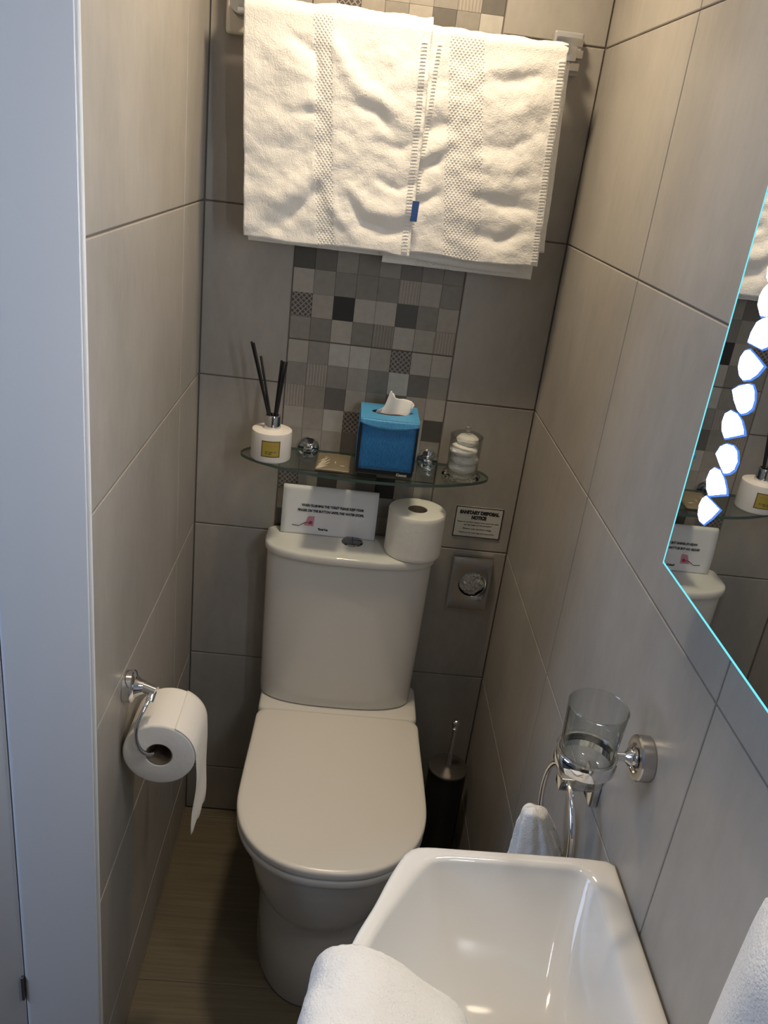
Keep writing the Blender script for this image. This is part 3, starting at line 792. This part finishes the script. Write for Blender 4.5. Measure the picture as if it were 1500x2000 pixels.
loft('rear_deck', [rear(.006, .395), rear(.001, .400), rear(0, .41), rear(0, .428), rear(.002, .4335), rear(.006, .4362), rear(.02, .4366)], CERAMIC, toilet, 40)

# toilet roll standing on the cistern
def paper_roll(name, M, R, L, core, mat_top=None, parent=None, seed=0.0):
    bm = bmesh.new()
    n = 72
    prof = [(core, .001), (core+.001, 0), (R-.004, 0), (R-.001, .0015), (R, .004)]
    m_ = 14
    for k in range(1, m_): prof.append((R, .004 + (L-.008)*k/m_))
    prof += [(R, L-.004), (R-.0015, L-.001), (R-.005, L), (core+.001, L), (core, L-.001)]
    bm_lathe(bm, prof, n, None, True)
    for v in bm.verts:
        r_ = math.hypot(v.co.x, v.co.y)
        if r_ > R*.9:
            a = math.atan2(v.co.y, v.co.x)
            k = 1 + .010*fbm(a*1.1, v.co.z*22, seed, 3)
            v.co.x *= k; v.co.y *= k
        elif r_ > core*1.3:
            v.co.z += .0006*math.sin(r_*2400)
    bmesh.ops.transform(bm, matrix=M, verts=bm.verts)
    return from_bm(name, bm, TISSUEP, parent, 45)
def core_tube(M, core, L, parent):
    bm = bmesh.new(); bm_lathe(bm, [(core, .0012), (core-.0012, .0012), (core-.0012, L-.0012), (core, L-.0012)], 40, M, True)
    return from_bm('cardboard_core', bm, CARD, parent, 40)
rx, ry = .477, -.069
M = T(rx, ry, .8226)
tr1 = empty('toilet_roll', (rx, ry, .8226), 'fat white toilet roll standing upright on the cistern lid', 'toilet roll')
paper_roll('paper', M, .0605, .1000, .0205, parent=tr1, seed=3); core_tube(M, .0205, .1000, tr1)
# folded notice card on the cistern
note = empty('notice_card', (.293, -.03, .8223), 'folded white paper notice with flushing request leaning on the cistern', 'notice')
NX0, NX1, NZ0 = .1915, .3955, .8232
def note_p(s):   # s along the card: front bottom -> top fold -> back leg
    L1, rf = .100, .007
    yb, yt = -.036, -.030
    if s < L1: t = s/L1; return (yb + (yt - yb)*t - .003*math.sin(PI*t), NZ0 + t*.100)
    s -= L1; arc = PI*rf
    if s < arc: a = s/rf; return (yt + rf - rf*math.cos(a), NZ0 + .100 + rf*math.sin(a))
    s -= arc; t = s/.095; return (yt + 2*rf + .004*t, NZ0 + .100 - .095*t)
def note_fn(u, v):
    y, z = note_p(v*(.100 + PI*.007 + .095)); return (lerp(NX0, NX1, u), y - .0012*math.sin(PI*u*2)*v*(v < .5), z)
card = grid_mesh('folded_sheet', note_fn, 14, 60, PAPER, note, 60, .0006, 0)
bm = bmesh.new()
def on_card(x, z):
    t = z/.1; y, zz = note_p(z); return Vector((x, y - .0014, zz))
xm = (NX0 + NX1)/2 + .003
add_text(bm, 'WHEN FLUSHING THE TOILET PLEASE KEEP YOUR', .0075, lambda x, y: on_card(xm + .003 + x, .0650 + y), 'CENTER', .134, .0004)
add_text(bm, 'FINGER ON THE BUTTON UNTIL THE WATER STOPS.', .0075, lambda x, y: on_card(xm + x, .0535 + y), 'CENTER', .142, .0004)
from_bm('lettering', bm, INK, card, None, norm=False); bm = bmesh.new()
add_text(bm, 'Thank You', .0062, lambda x, y: on_card(xm - .014 + x, .0125 + y), 'CENTER', .0215, .0005)
from_bm('lettering', bm, INK, card, None, norm=False)
bm = bmesh.new()       # the small printed picture: a pointing hand and a pink patch
def patch(pts, mi): bm.faces.new([bm.verts.new(on_card(x, z)) for x, z in pts]).material_index = mi
px0 = NX0 + .030
patch([(px0+.019, .021), (px0+.040, .0205), (px0+.041, .044), (px0+.027, .042), (px0+.024, .033)], 0)
patch([(px0+.028, .025), (px0+.036, .025), (px0+.038, .031), (px0+.032, .033)], 1)
patch([(px0+.010, .0205), (px0+.020, .0275), (px0+.030, .0300), (px0+.030, .0288), (px0+.021, .0260), (px0+.011, .0195)], 2)
patch([(px0-.006, .0190), (px0+.010, .0178), (px0+.010, .0195), (px0-.006, .0207)], 2)
from_bm('printed_picture', bm, [PINK, REDINK, INK], card, None, norm=False)

# wall notice
sign = empty('wall_sign', (.62, 0, .838), 'white black-bordered sanitary disposal notice stuck on the back wall', 'sign')
SX0, SX1, SZ0, SZ1 = .568, .6735, .839, .9125
box('sign_panel', SX0, SX1, -.0018, -.0004, SZ0, SZ1, principled('laminated_sheet', (.62, .61, .58), .3), sign, .0003, 1)
bm = bmesh.new()
def fr(x0, x1, z0, z1): bm.faces.new([bm.verts.new((x, -.0021, z)) for x, z in ((x0,z0),(x1,z0),(x1,z1),(x0,z1))])
b_ = .0022
fr(SX0, SX1, SZ0, SZ0+b_); fr(SX0, SX1, SZ1-b_, SZ1); fr(SX0, SX0+b_, SZ0, SZ1); fr(SX1-b_, SX1, SZ0, SZ1)
from_bm('border', bm, INK, sign, None, norm=False)
bm = bmesh.new(); sc = (SX0 + SX1)/2
def sg(dx, z0): return lambda x, y: Vector((sc + dx + x, -.0022, z0 + y))
add_text(bm, 'SANITARY DISPOSAL', .010, sg(0, .8955), 'CENTER', .088, .0009, yscale=1.05)
add_text(bm, 'NOTICE', .010, sg(0, .8838), 'CENTER', .033, .0009, yscale=1.05)
for s_, z_, w_ in (('Please do not flush sanitary items down the toilet', .8745, .092), ('use the bags and bin provided', .8680, .062), ('Please use sanitary bags', .8585, .064), ('Thank you for your help and cooperation', .8490, .079)):
    add_text(bm, s_, .0042, sg(0, z_), 'CENTER', w_, .0001)
from_bm('lettering', bm, INK, sign, None, norm=False)

# chrome sanitary bag dispenser
disp = empty('bag_dispenser', (.625, 0, .66), 'chrome wall box with a round hole dispensing clear sanitary bags', 'dispenser')
QX0, QX1, QZ0, QZ1, QY = .578, .6685, .6665, .797, -.022
DC = ((QX0+QX1)/2 + .004, .732); n = 64
bm = bmesh.new()
inn, ou = [], []
for i in range(n):
    a = 2*PI*i/n; c, s = math.cos(a), math.sin(a)
    inn.append((DC[0] + .0300*c, DC[1] + .0300*s))
    hx, hz = (QX1-QX0)/2, (QZ1-QZ0)/2; k = min(hx/max(1e-6, abs(c)), hz/max(1e-6, abs(s)))
    ou.append(((QX0+QX1)/2 + k*c, (QZ0+QZ1)/2 + k*s))
# snap the nearest outline points to the four corners
for X, Z in ((QX0, QZ0), (QX1, QZ0), (QX1, QZ1), (QX0, QZ1)):
    i = min(range(n), key=lambda q: (ou[q][0]-X)**2 + (ou[q][1]-Z)**2); ou[i] = (X, Z)
sc_ = lambda p, e: ((p[0]-(QX0+QX1)/2)*(1-e) + (QX0+QX1)/2, (p[1]-(QZ0+QZ1)/2)*(1-e) + (QZ0+QZ1)/2)
bm_loft(bm, [[(x, -.004, z) for x, z in inn], [(x, QY + .001, z) for x, z in inn], [((x-DC[0])*1.06+DC[0], QY, (z-DC[1])*1.06+DC[1]) for x, z in inn]] + [[(*sc_(p, .05)[:1], QY, sc_(p, .05)[1]) for p in ou], [(sc_(p, .012)[0], QY + .001, sc_(p, .012)[1]) for p in ou], [(p[0], QY + .004, p[1]) for p in ou], [(p[0], .0, p[1]) for p in ou]], cap0=False, cap1=True)
from_bm('housing', bm, principled('polished_steel', (.62, .61, .60), .16, 1.0), disp, 30)
bm = bmesh.new(); bm.faces.new([bm.verts.new((x, -.0045, z)) for x, z in inn])
from_bm('recess', bm, BOXBLACK, disp, None)
def bag(u, v):
    a = 2*PI*u; r_ = v**.8*.0282
    x = DC[0] + r_*math.cos(a); z = DC[1] + r_*math.sin(a) + .002
    y = QY + .004 - .012*(1 - v*v) + .0055*fbm(x*150, z*150, 4, 3) + .003*math.sin(a*5 + v*6)*v
    return (x, min(y, -.006), z)
o = grid_mesh('plastic_bag', bag, 64, 24, principled('crumpled_polythene', (.50, .49, .46), .22, spec=.8), None, 25); tag(o, 'crumpled clear plastic bag bulging out of the round chrome hole', 'bag')

# ------------------------------------------------------------------ toilet brush
BRX, BRY = .637, -.085
hold = empty('brush_holder', (BRX, BRY, 0), 'tall black cylindrical toilet brush holder on floor beside the toilet', 'brush holder')
lathe('canister', [(0, 0), (.043, 0), (.0455, .003), (.0455, .262), (.0445, .265), (.0435, .262), (.0425, .01), (0, .01)], BRUSHBLK, hold, T(BRX, BRY, 0), 56)
br = empty('toilet_brush', (BRX, BRY, .02), 'toilet brush with steel handle standing in the black holder', 'toilet brush')
lathe('handle', [(0, .272), (.0085, .272), (.0085, .282), (.006, .285), (.0058, .378), (.0075, .380), (.0075, .383), (.005, .385), (.008, .388), (.0100, .394), (.0095, .401), (.0055, .406), (0, .4075)], CHROME, br, T(BRX, BRY, 0), 28, 40)
lathe('splash_lid', [(0, .2655), (.0470, .2655), (.0478, .268), (.0470, .2705), (.020, .2735), (0, .274)], DARKSTEEL, br, T(BRX, BRY, 0), 56)
lathe('bristle_head', [(0, .03), (.030, .035), (.034, .06), (.030, .095), (.008, .105), (.006, .262), (0, .262)], PAPER, br, T(BRX, BRY, 0), 32, 50)

# ------------------------------------------------------------------ paper holder on the left wall
ph = empty('paper_holder', (0, -.566, .778), 'chrome toilet paper holder with curved arm on the left wall', 'paper holder')
MH = T(.0005, -.566, .776) @ axis_to((1, 0, 0))
lathe('wall_plate', [(0, 0), (.026, 0), (.0265, .002), (.0265, .012), (.0245, .0145), (.018, .0165), (.013, .024), (.0095, .032), (0, .033)], CHROME, ph, MH, 44)
bm = bmesh.new(); bm_tube(bm, [(.026, -.566, .777), (.040, -.571, .777), (.0515, -.575, .776)], [.0095, .0085, .008], 20)
bm_lathe(bm, [(0, -.010), (.0055, -.010), (.0065, -.006), (.0065, .010), (0, .011)], 20, T(.045, -.579, .7705) @ axis_to((-.15, -.75, -.65)))
from_bm('post', bm, CHROME, ph, 45)
wire = catmull([(.0445, -.580, .770), (.038, -.598, .758), (.031, -.613, .738), (.0305, -.6175, .715), (.037, -.6165, .693), (.0475, -.611, .6815), (.055, -.600, .6785), (.0575, -.575, .678), (.058, -.505, .678)], 8)
tube('arm', wire, .0036, CHROME, ph, 14)
RXc, RZc, RY0, RL_ = .0625, .673, -.602, .105
M = T(RXc, RY0, RZc) @ axis_to((0, 1, 0))
tr2 = empty('toilet_roll', (RXc, RY0 + RL_/2, RZc), 'white toilet roll on chrome arm with a loose end hanging down', 'toilet roll')
paper_roll('paper', M, .0585, RL_, .0215, parent=tr2, seed=8); core_tube(M, .0215, RL_, tr2)
def hang(u, v):
    # leaves the roll over the top, falls down its room side
    y = lerp(RY0 + .001, RY0 + RL_ - .001, u)
    a0 = 1.15; arc = a0*.0592; drop = lerp(.163, .176, u) + .004*math.sin(u*14); s = v*(arc + drop)
    if s < arc:
        a = a0 - s/.0592; return (RXc + .0592*math.cos(a), y, RZc + .0592*math.sin(a))
    d = s - arc; t = d/drop
    return (RXc + .0592 + .0025*math.sin(t*3.0) - .006*t*t*(1-u) + .003*math.sin(t*7+u*2)*t, y - .004*t*u + .002*math.sin(t*6), RZc - d)
grid_mesh('hanging_sheet', hang, 14, 44, TISSUEP, tr2, 60, .0006, 0)

# ------------------------------------------------------------------ tumbler holder on the right wall
GX, GY, GZ = .624, -.908, .957
th = empty('tumbler_holder', (W, GY, .985), 'chrome ring tumbler holder on the right wall below the mirror', 'tumbler holder')
MW = T(W - .0005, GY, .990) @ axis_to((-1, 0, 0))
lathe('wall_plate', [(0, 0), (.0265, 0), (.027, .002), (.027, .0145), (.0255, .0165), (.019, .0170), (.0175, .0165), (.0165, .0135), (0, .0135)], SATIN, th, MW, 48)
bm = bmesh.new()
bm_lathe(bm, [(0, .0135), (.0095, .0135), (.0125, .0155), (.0125, .0175), (.0090, .0195), (.0110, .0215), (.0110, .0235), (.0075, .026), (.0052, .0285), (.0050, .044), (0, .044)], 28, MW)
from_bm('arm', bm, CHROME, th, 40)
lathe('ring', [(.0322, -.009), (.0355, -.009), (.0362, -.008), (.0362, .008), (.0355, .009), (.0322, .009)], CHROME, th, T(GX, GY, .985), 64, 35, close=True)
gl = empty('glass_tumbler', (GX, GY, GZ), 'clear drinking glass standing in the chrome ring holder', 'glass')
bm = bmesh.new()
bm_lathe(bm, [(0, .000), (.0255, .000), (.0285, .002), (.0300, .007), (.0312, .028), (.0345, .100), (.0340, .1012), (.0332, .100), (.0298, .028), (.0280, .0125), (.0235, .0095), (0, .009)], 64, T(GX, GY, GZ))
from_bm('tumbler', bm, CLEARG, gl, 40)
lathe('rim', [(.0331, .0995), (.0340, .1006), (.0349, .0998), (.0342, .0988)], m_foot, gl, T(GX, GY, GZ), 64, 60, close=True)
lathe('collar', [(.0309, .0285), (.0345, .0375), (.0358, .0380), (.0350, .0410), (.0325, .0395)], JARG, th, T(GX, GY, GZ), 64, 60, close=True)

# ------------------------------------------------------------------ towel ring and hand towel
RNY, RNZ, RNX = -.787, .772, .655
trg = empty('towel_ring', (W, RNY, .845), 'chrome towel ring on the right wall below the drinking glass', 'towel ring')
box('wall_plate', W - .012, W - .0005, RNY - .022, RNY + .022, .822, .868, CHROME, trg, .003, 3)
bm = bmesh.new(); bm_box(bm, RNX - .011, W - .011, RNY - .011, RNY + .011, .838, .858, .002, 2)
from_bm('block', bm, CHROME, trg, 40)
circ = [(RNX, RNY + .080*math.sin(2*PI*i/72), RNZ + .080*math.cos(2*PI*i/72)) for i in range(72)]
tube('ring', circ, .0042, CHROME, trg, 16, closed=True)
def hand(u, v):
    # bunched up through the ring: a rounded crown above the lower arc, falling in soft pleats below
    a = 2*PI*u; t = v
    if t < .12: k = math.sin(t/.12*PI/2); d = .010*(1 - math.cos(t/.12*PI/2))
    else: k = 1; d = .010 + (t - .12)*.30
    e = min(1, d/.085); gx = lerp(.0155, .038, e); gy = lerp(.013, .026, e)
    pl = 1 + (.10*math.sin(5*a + 9*d) + .06*math.sin(9*a - 14*d))*smooth(d/.03)
    x = lerp(.6265, .644, e) + k*gx*math.cos(a)*pl + .002*fbm(a, d*40, 2)
    y = -.772 + k*gy*math.sin(a)*pl
    return (min(x, W - .008), y, .7835 - d + .0025*math.sin(3*a + 1)*k)
ht = grid_mesh('hand_towel', hand, 96, 110, TERRY, None, 80); tag(ht, 'white hand towel gathered through the chrome towel ring', 'towel')

# ------------------------------------------------------------------ basin
bas = empty('washbasin', (.52, -1.2, .70), 'white ceramic washbasin under the mirror in the foreground', 'basin')
BZ = .827; YC = -1.205
hp = [(.6965, -.902), (.60, -.903), (.50, -.904), (.455, -.9045), (.4405, -.908), (.4285, -.921), (.411, -.955), (.393, -.997), (.372, -1.040), (.356, -1.085), (.346, -1.135), (.342, -1.205)]
hp_c = [Vector((x, y, 0)) for x, y in hp]
front = catmull(hp_c, 6)
full = front + [Vector((p.x, 2*YC - p.y, 0)) for p in front[-2::-1]]
NB = 160
outer = resample(full, NB, closed=False)
# inner lip: wider ledge at the wall, narrow at the far end and front
def inset(P, wfn):
    out = []; n = len(P)
    for i, p in enumerate(P):
        a, b = P[max(0, i-1)], P[min(n-1, i+1)]; t = (b - a).normalized(); nr = Vector((t.y, -t.x, 0)) * -1
        out.append(p + nr*wfn(p))
    return out
cen = Vector((.545, YC, 0))
def superell(cx_, cy_, ax, ay, n, m):
    return [(cx_ + ax*math.copysign(abs(math.cos(a))**(2/n), math.cos(a)), cy_ + ay*math.copysign(abs(math.sin(a))**(2/n), math.sin(a))) for a in [PI*2*i/m for i in range(m)]]
ip_half = [(.640, -.9225), (.56, -.9225), (.50, -.9235), (.474, -.9255), (.460, -.933), (.447, -.949), (.427, -.981), (.404, -1.020), (.385, -1.060), (.371, -1.104), (.362, -1.15), (.359, -1.205)]
ip = catmull([Vector((x, y, 0)) for x, y in ip_half], 6)
wallside = catmull([Vector((x, y, 0)) for x, y in [(.661, -1.205), (.661, -1.05), (.661, -.965), (.6600, -.945), (.654, -.931), (.640, -.9225)]], 6)
inner_loop = wallside[:-1] + ip
inner_loop = inner_loop + [Vector((p.x, 2*YC - p.y, 0)) for p in inner_loop[-2:0:-1]]
outer_loop = [Vector((W - .0015, y, 0)) for y in (-1.205, -1.1, -1.0, -.93)] + [Vector((W - .0015, -.902, 0))] + front
outer_loop = outer_loop + [Vector((p.x, 2*YC - p.y, 0)) for p in outer_loop[-2:0:-1]]
NR = 200
def polar_sample(loop, n):
    """points of a star-shaped loop at equal angles round cen"""
    out = []; P = loop + [loop[0]]
    for i in range(n):
        a = 2*PI*i/n; d = Vector((math.cos(a), math.sin(a), 0)); best = None
        for p, q in zip(P, P[1:]):
            e = q - p; den = d.x*e.y - d.y*e.x
            if abs(den) < 1e-12: continue
            w_ = p - cen
            t = (w_.x*e.y - w_.y*e.x)/den; s = (w_.x*d.y - w_.y*d.x)/den
            if t > 0 and -1e-6 <= s <= 1 + 1e-6 and (best is None or t > best): best = t
        out.append(cen + d*(best or .1))
    return out
PO, PI_ = polar_sample(outer_loop, NR), polar_sample(inner_loop, NR)
bot = [Vector((x, y, 0)) for x, y in superell(.535, YC, .070, .105, 2.2, NR)]
bot = polar_sample(bot, NR)
def mixr(A, B, t, z): return [(lerp(a.x, b.x, t), lerp(a.y, b.y, t), z) for a, b in zip(A, B)]
und = [cen + (p - cen)*.62 for p in PO]
und = [Vector((max(p.x, .40) if p.x < .60 else min(W-.0015, p.x + .06), p.y, 0)) for p in und]
rings = [[(p.x, p.y, BZ - .17) for p in und], mixr(und, PO, .35, BZ - .150), mixr(und, PO, .72, BZ - .105), mixr(und, PO, .93, BZ - .055), mixr(PO, PO, 0, BZ - .030), mixr(PO, PO, 0, BZ - .008)]
rings += [mixr(PO, PI_, .03, BZ - .0032), mixr(PO, PI_, .10, BZ - .0008), mixr(PO, PI_, .22, BZ), mixr(PO, PI_, .62, BZ - .0008), mixr(PO, PI_, .84, BZ - .0022), mixr(PO, PI_, .95, BZ - .0052)]
D_ = .122
for k in range(0, 25):
    t = k/24; rr = 1 - (1 - t)**1.0
    # steep walls rounding into a nearly flat floor
    ang = t*PI/2
    s = 1 - math.cos(ang)**.85 if False else t
    zz = BZ - .008 - (D_ - .008)*(1 - (1 - min(1, t*1.02))**2.05)
    rings.append(mixr(PI_, bot, smooth(t)*.25 + t*.75, zz))
for k in (.75, .5, .3, .15): rings.append([(lerp(.535, p.x, k), lerp(YC, p.y, k), BZ - D_ - .004*(1-k)) for p in bot])
bm = bmesh.new(); bm_loft(bm, rings)
from_bm('bowl', bm, CERAMIC, bas, 50)
lathe('waste', [(0, .004), (.016, .004), (.021, .002), (.022, 0), (0, 0)], CHROME, bas, T(.535, YC, BZ - D_ - .003), 32, 40)
tapm = bmesh.new()
bm_lathe(tapm, [(0, 0), (.022, 0), (.022, .006), (.017, .010), (.016, .075), (.013, .085), (0, .086)], 28, T(.655, -1.33, BZ))
bm_tube(tapm, [(.655, -1.33, BZ + .05), (.60, -1.33, BZ + .055), (.56, -1.33, BZ + .04)], .011, 16)
from_bm('tap', tapm, CHROME, bas, 40)

# face towel folded over the front edge of the basin
PT = catmull([(.3245, 0, .640), (.325, 0, .74), (.3265, 0, .800), (.334, 0, .829), (.352, 0, .8395), (.378, 0, .840), (.405, 0, .833), (.435, 0, .820), (.466, 0, .808), (.484, 0, .797), (.489, 0, .784)], 8)
def face_towel(u, v):
    k = u*(len(PT)-1); i = min(len(PT)-2, int(k)); p = PT[i].lerp(PT[i+1], k - i)
    yst = -1.066 - .036*smooth((u-.42)*1.6) + .006*smooth((.45-u)*3)
    y = yst - v*.30
    # follow the curved front of the basin
    y0 = -1.10; dx = -.014*smooth((-y - 1.045)/.12) + .010
    x = p.x + dx*(1 - smooth((u-.55)*2.5)*.8)
    d = .0030*fbm(u*5, v*6, 6, 3) + .00045*fbm(u*80, v*110, 3, 2)
    edge = .006*(1 - smooth(v*14))
    return (x - d*.6, y, p.z + d - edge)
ft = grid_mesh('face_towel', face_towel, 150, 170, LOOPED, None, 80, .007, 1.0, flip=True); tag(ft, 'white face towel folded over the front rim of the washbasin', 'towel')

# white towel hanging beside the basin
hk = empty('towel_hook', (W, -1.344, 1.20), 'small chrome hook on the right wall holding a white towel', 'hook')
lathe('rose', [(0, 0), (.018, 0), (.018, .005), (.008, .008), (.006, .045), (.010, .048), (.010, .055), (0, .056)], CHROME, hk, T(W - .0005, -1.344, 1.185) @ axis_to((-1, 0, 0)), 28)
def drape(u, v):
    a = 2*PI*u; w_ = lerp(.022, .088, smooth(v*5.5)); dpt = lerp(.012, .030, smooth(v*3.0))
    cy_ = -1.330
    if v > .20: w_ += .004
    x = .652 + dpt*math.cos(a)*(1 + .25*math.sin(5*a + 2*v)); y = cy_ + w_*math.sin(a)*(1 + .06*math.sin(6*a + 3*v))
    return (min(x, W - .006), y, 1.200 - .27*v)
dt = grid_mesh('hanging_towel', drape, 72, 50, LOOPED, None, 80); tag(dt, 'white towel hanging on the right wall at the picture edge, beside basin', 'towel')

# ------------------------------------------------------------------ LED mirror
MXF = W - .030
MY0, MY1, MZ0, MZ1 = -.871, -1.471, 1.228, 2.03
mir = empty('led_mirror', (W, -1.17, MZ0), 'large lit mirror with glowing edge and white light panels on right wall', 'mirror')
box('backing_box', MXF + .006, W - .0005, MY1 + .03, MY0 - .03, MZ0 + .03, MZ1 - .03, GREYPL, mir)
box('mirror_glass', MXF, MXF + .005, MY1, MY0, MZ0, MZ1, MIRROR, mir)
bm = bmesh.new(); e = .0022
for (y0, y1, z0, z1) in ((MY1, MY0, MZ0 - e, MZ0), (MY1, MY0, MZ1, MZ1 + e), (MY0, MY0 + e, MZ0 - e, MZ1 + e), (MY1 - e, MY1, MZ0 - e, MZ1 + e)):
    bm_box(bm, MXF - .0002, MXF + .0052, y0, y1, z0, z1, 0)
tag(from_bm('lit_edge', bm, LEDEDGE, mir, None), 'glowing pale blue edge')
# fan-shaped lit panels scattered down each side, as outlines on the glass (y, z)
PANELS = [
  [(-0.9260, 1.3290), (-0.9430, 1.3290), (-0.9590, 1.3290), (-0.9490, 1.3160), (-0.9370, 1.3040), (-0.9270, 1.3030), (-0.9200, 1.3070), (-0.9170, 1.3160), (-0.9200, 1.3240)],
  [(-0.9310, 1.3320), (-0.9220, 1.3360), (-0.9170, 1.3440), (-0.9190, 1.3530), (-0.9260, 1.3590), (-0.9380, 1.3610), (-0.9510, 1.3570), (-0.9600, 1.3510), (-0.9630, 1.3470)],
  [(-0.9210, 1.3720), (-0.9260, 1.3810), (-0.9360, 1.3870), (-0.9500, 1.3900), (-0.9600, 1.3880), (-0.9660, 1.3800), (-0.9640, 1.3720), (-0.9570, 1.3660), (-0.9480, 1.3620), (-0.9350, 1.3660)],
  [(-0.9290, 1.3910), (-0.9190, 1.3960), (-0.9150, 1.4030), (-0.9160, 1.4110), (-0.9250, 1.4170), (-0.9390, 1.4180), (-0.9510, 1.4150), (-0.9600, 1.4090), (-0.9620, 1.4060)],
  [(-0.9170, 1.4350), (-0.9280, 1.4420), (-0.9440, 1.4480), (-0.9520, 1.4490), (-0.9590, 1.4450), (-0.9630, 1.4380), (-0.9630, 1.4310), (-0.9560, 1.4250), (-0.9470, 1.4210), (-0.9380, 1.4220), (-0.9260, 1.4280)],
  [(-0.9270, 1.4760), (-0.9440, 1.4730), (-0.9610, 1.4690), (-0.9540, 1.4600), (-0.9440, 1.4530), (-0.9320, 1.4490), (-0.9220, 1.4510), (-0.9150, 1.4570), (-0.9140, 1.4660), (-0.9190, 1.4730)],
  [(-0.9200, 1.4820), (-0.9210, 1.4910), (-0.9260, 1.5010), (-0.9350, 1.5060), (-0.9440, 1.5090), (-0.9550, 1.5070), (-0.9610, 1.4990), (-0.9630, 1.4910), (-0.9580, 1.4860), (-0.9490, 1.4820), (-0.9330, 1.4820)],
  [(-0.9180, 1.5160), (-0.9170, 1.5230), (-0.9200, 1.5300), (-0.9260, 1.5350), (-0.9360, 1.5370), (-0.9460, 1.5350), (-0.9520, 1.5260), (-0.9510, 1.5160), (-0.9400, 1.5090), (-0.9290, 1.5080)],
]

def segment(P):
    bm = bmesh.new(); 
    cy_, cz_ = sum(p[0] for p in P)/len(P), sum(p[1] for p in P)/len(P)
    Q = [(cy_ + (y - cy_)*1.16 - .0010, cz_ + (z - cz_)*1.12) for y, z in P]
    bm_loft(bm, [[(MXF - .0001, y, z) for y, z in Q], [(MXF - .0004, y, z) for y, z in Q]], mi=1)  # wider outline behind the panel carries the painted blue glow
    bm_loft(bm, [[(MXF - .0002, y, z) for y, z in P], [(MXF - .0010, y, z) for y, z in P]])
    return from_bm('light_panel', bm, [LED, LEDBLOOM], mir, None)
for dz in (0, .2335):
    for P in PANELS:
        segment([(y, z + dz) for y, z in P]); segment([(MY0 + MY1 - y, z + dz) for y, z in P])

# ------------------------------------------------------------------ light
def area(name, loc, target, size, power, col, shape='DISK', sy=None, spread=None):
    l = bpy.data.lights.new(name, 'AREA'); l.energy = power; l.color = col; l.shape = shape; l.size = size
    if sy: l.size_y = sy
    if spread: l.spread = math.radians(spread)
    o = bpy.data.objects.new(name, l); COL.objects.link(o); o.location = loc
    o.rotation_euler = (Vector(target) - Vector(loc)).to_track_quat('-Z', 'Y').to_euler(); return o
WARM = (1.0, .80, .55)
area('downlight', (.36, -.31, CEIL - .01), (.36, -.31, 0), .13, 5.4, WARM, spread=150)
area('downlight', (.47, -1.26, CEIL - .01), (.47, -1.24, 0), .07, .55, (1.0, .80, .56), spread=66)
area('daylight', (-1.7, -1.22, 1.65), (-.06, -.85, 1.35), .75, 19.0, (.53, .69, 1.0), 'RECTANGLE', 1.1)
w = bpy.data.worlds.new('World'); S.world = w; w.use_nodes = True
bg = w.node_tree.nodes.get('Background') or w.node_tree.nodes.new('ShaderNodeBackground')
bg.inputs[0].default_value = (.62, .74, 1.0, 1); bg.inputs[1].default_value = .07

# ------------------------------------------------------------------ camera
cam = bpy.data.cameras.new('camera'); co = bpy.data.objects.new('camera', cam); COL.objects.link(co)
right, fwd, up = Vector((.9930521, -.01355162, .11689257)), Vector((.05899936, .91681195, -.39493661)), Vector((-.10181647, .39908921, .91124157))
co.matrix_world = Matrix(((right.x, up.x, -fwd.x, .30271691), (right.y, up.y, -fwd.y, -1.69257534), (right.z, up.z, -fwd.z, 1.60688049), (0, 0, 0, 1)))
cam.sensor_fit = 'VERTICAL'; cam.sensor_height = 36; cam.lens = 1644.4245/2000*36
cam.clip_start = .01
S.camera = co
S.view_settings.view_transform = 'Standard'; S.view_settings.look = 'None'; S.view_settings.gamma = 1
S.view_settings.use_curve_mapping = False; S.view_settings.exposure = 0.0
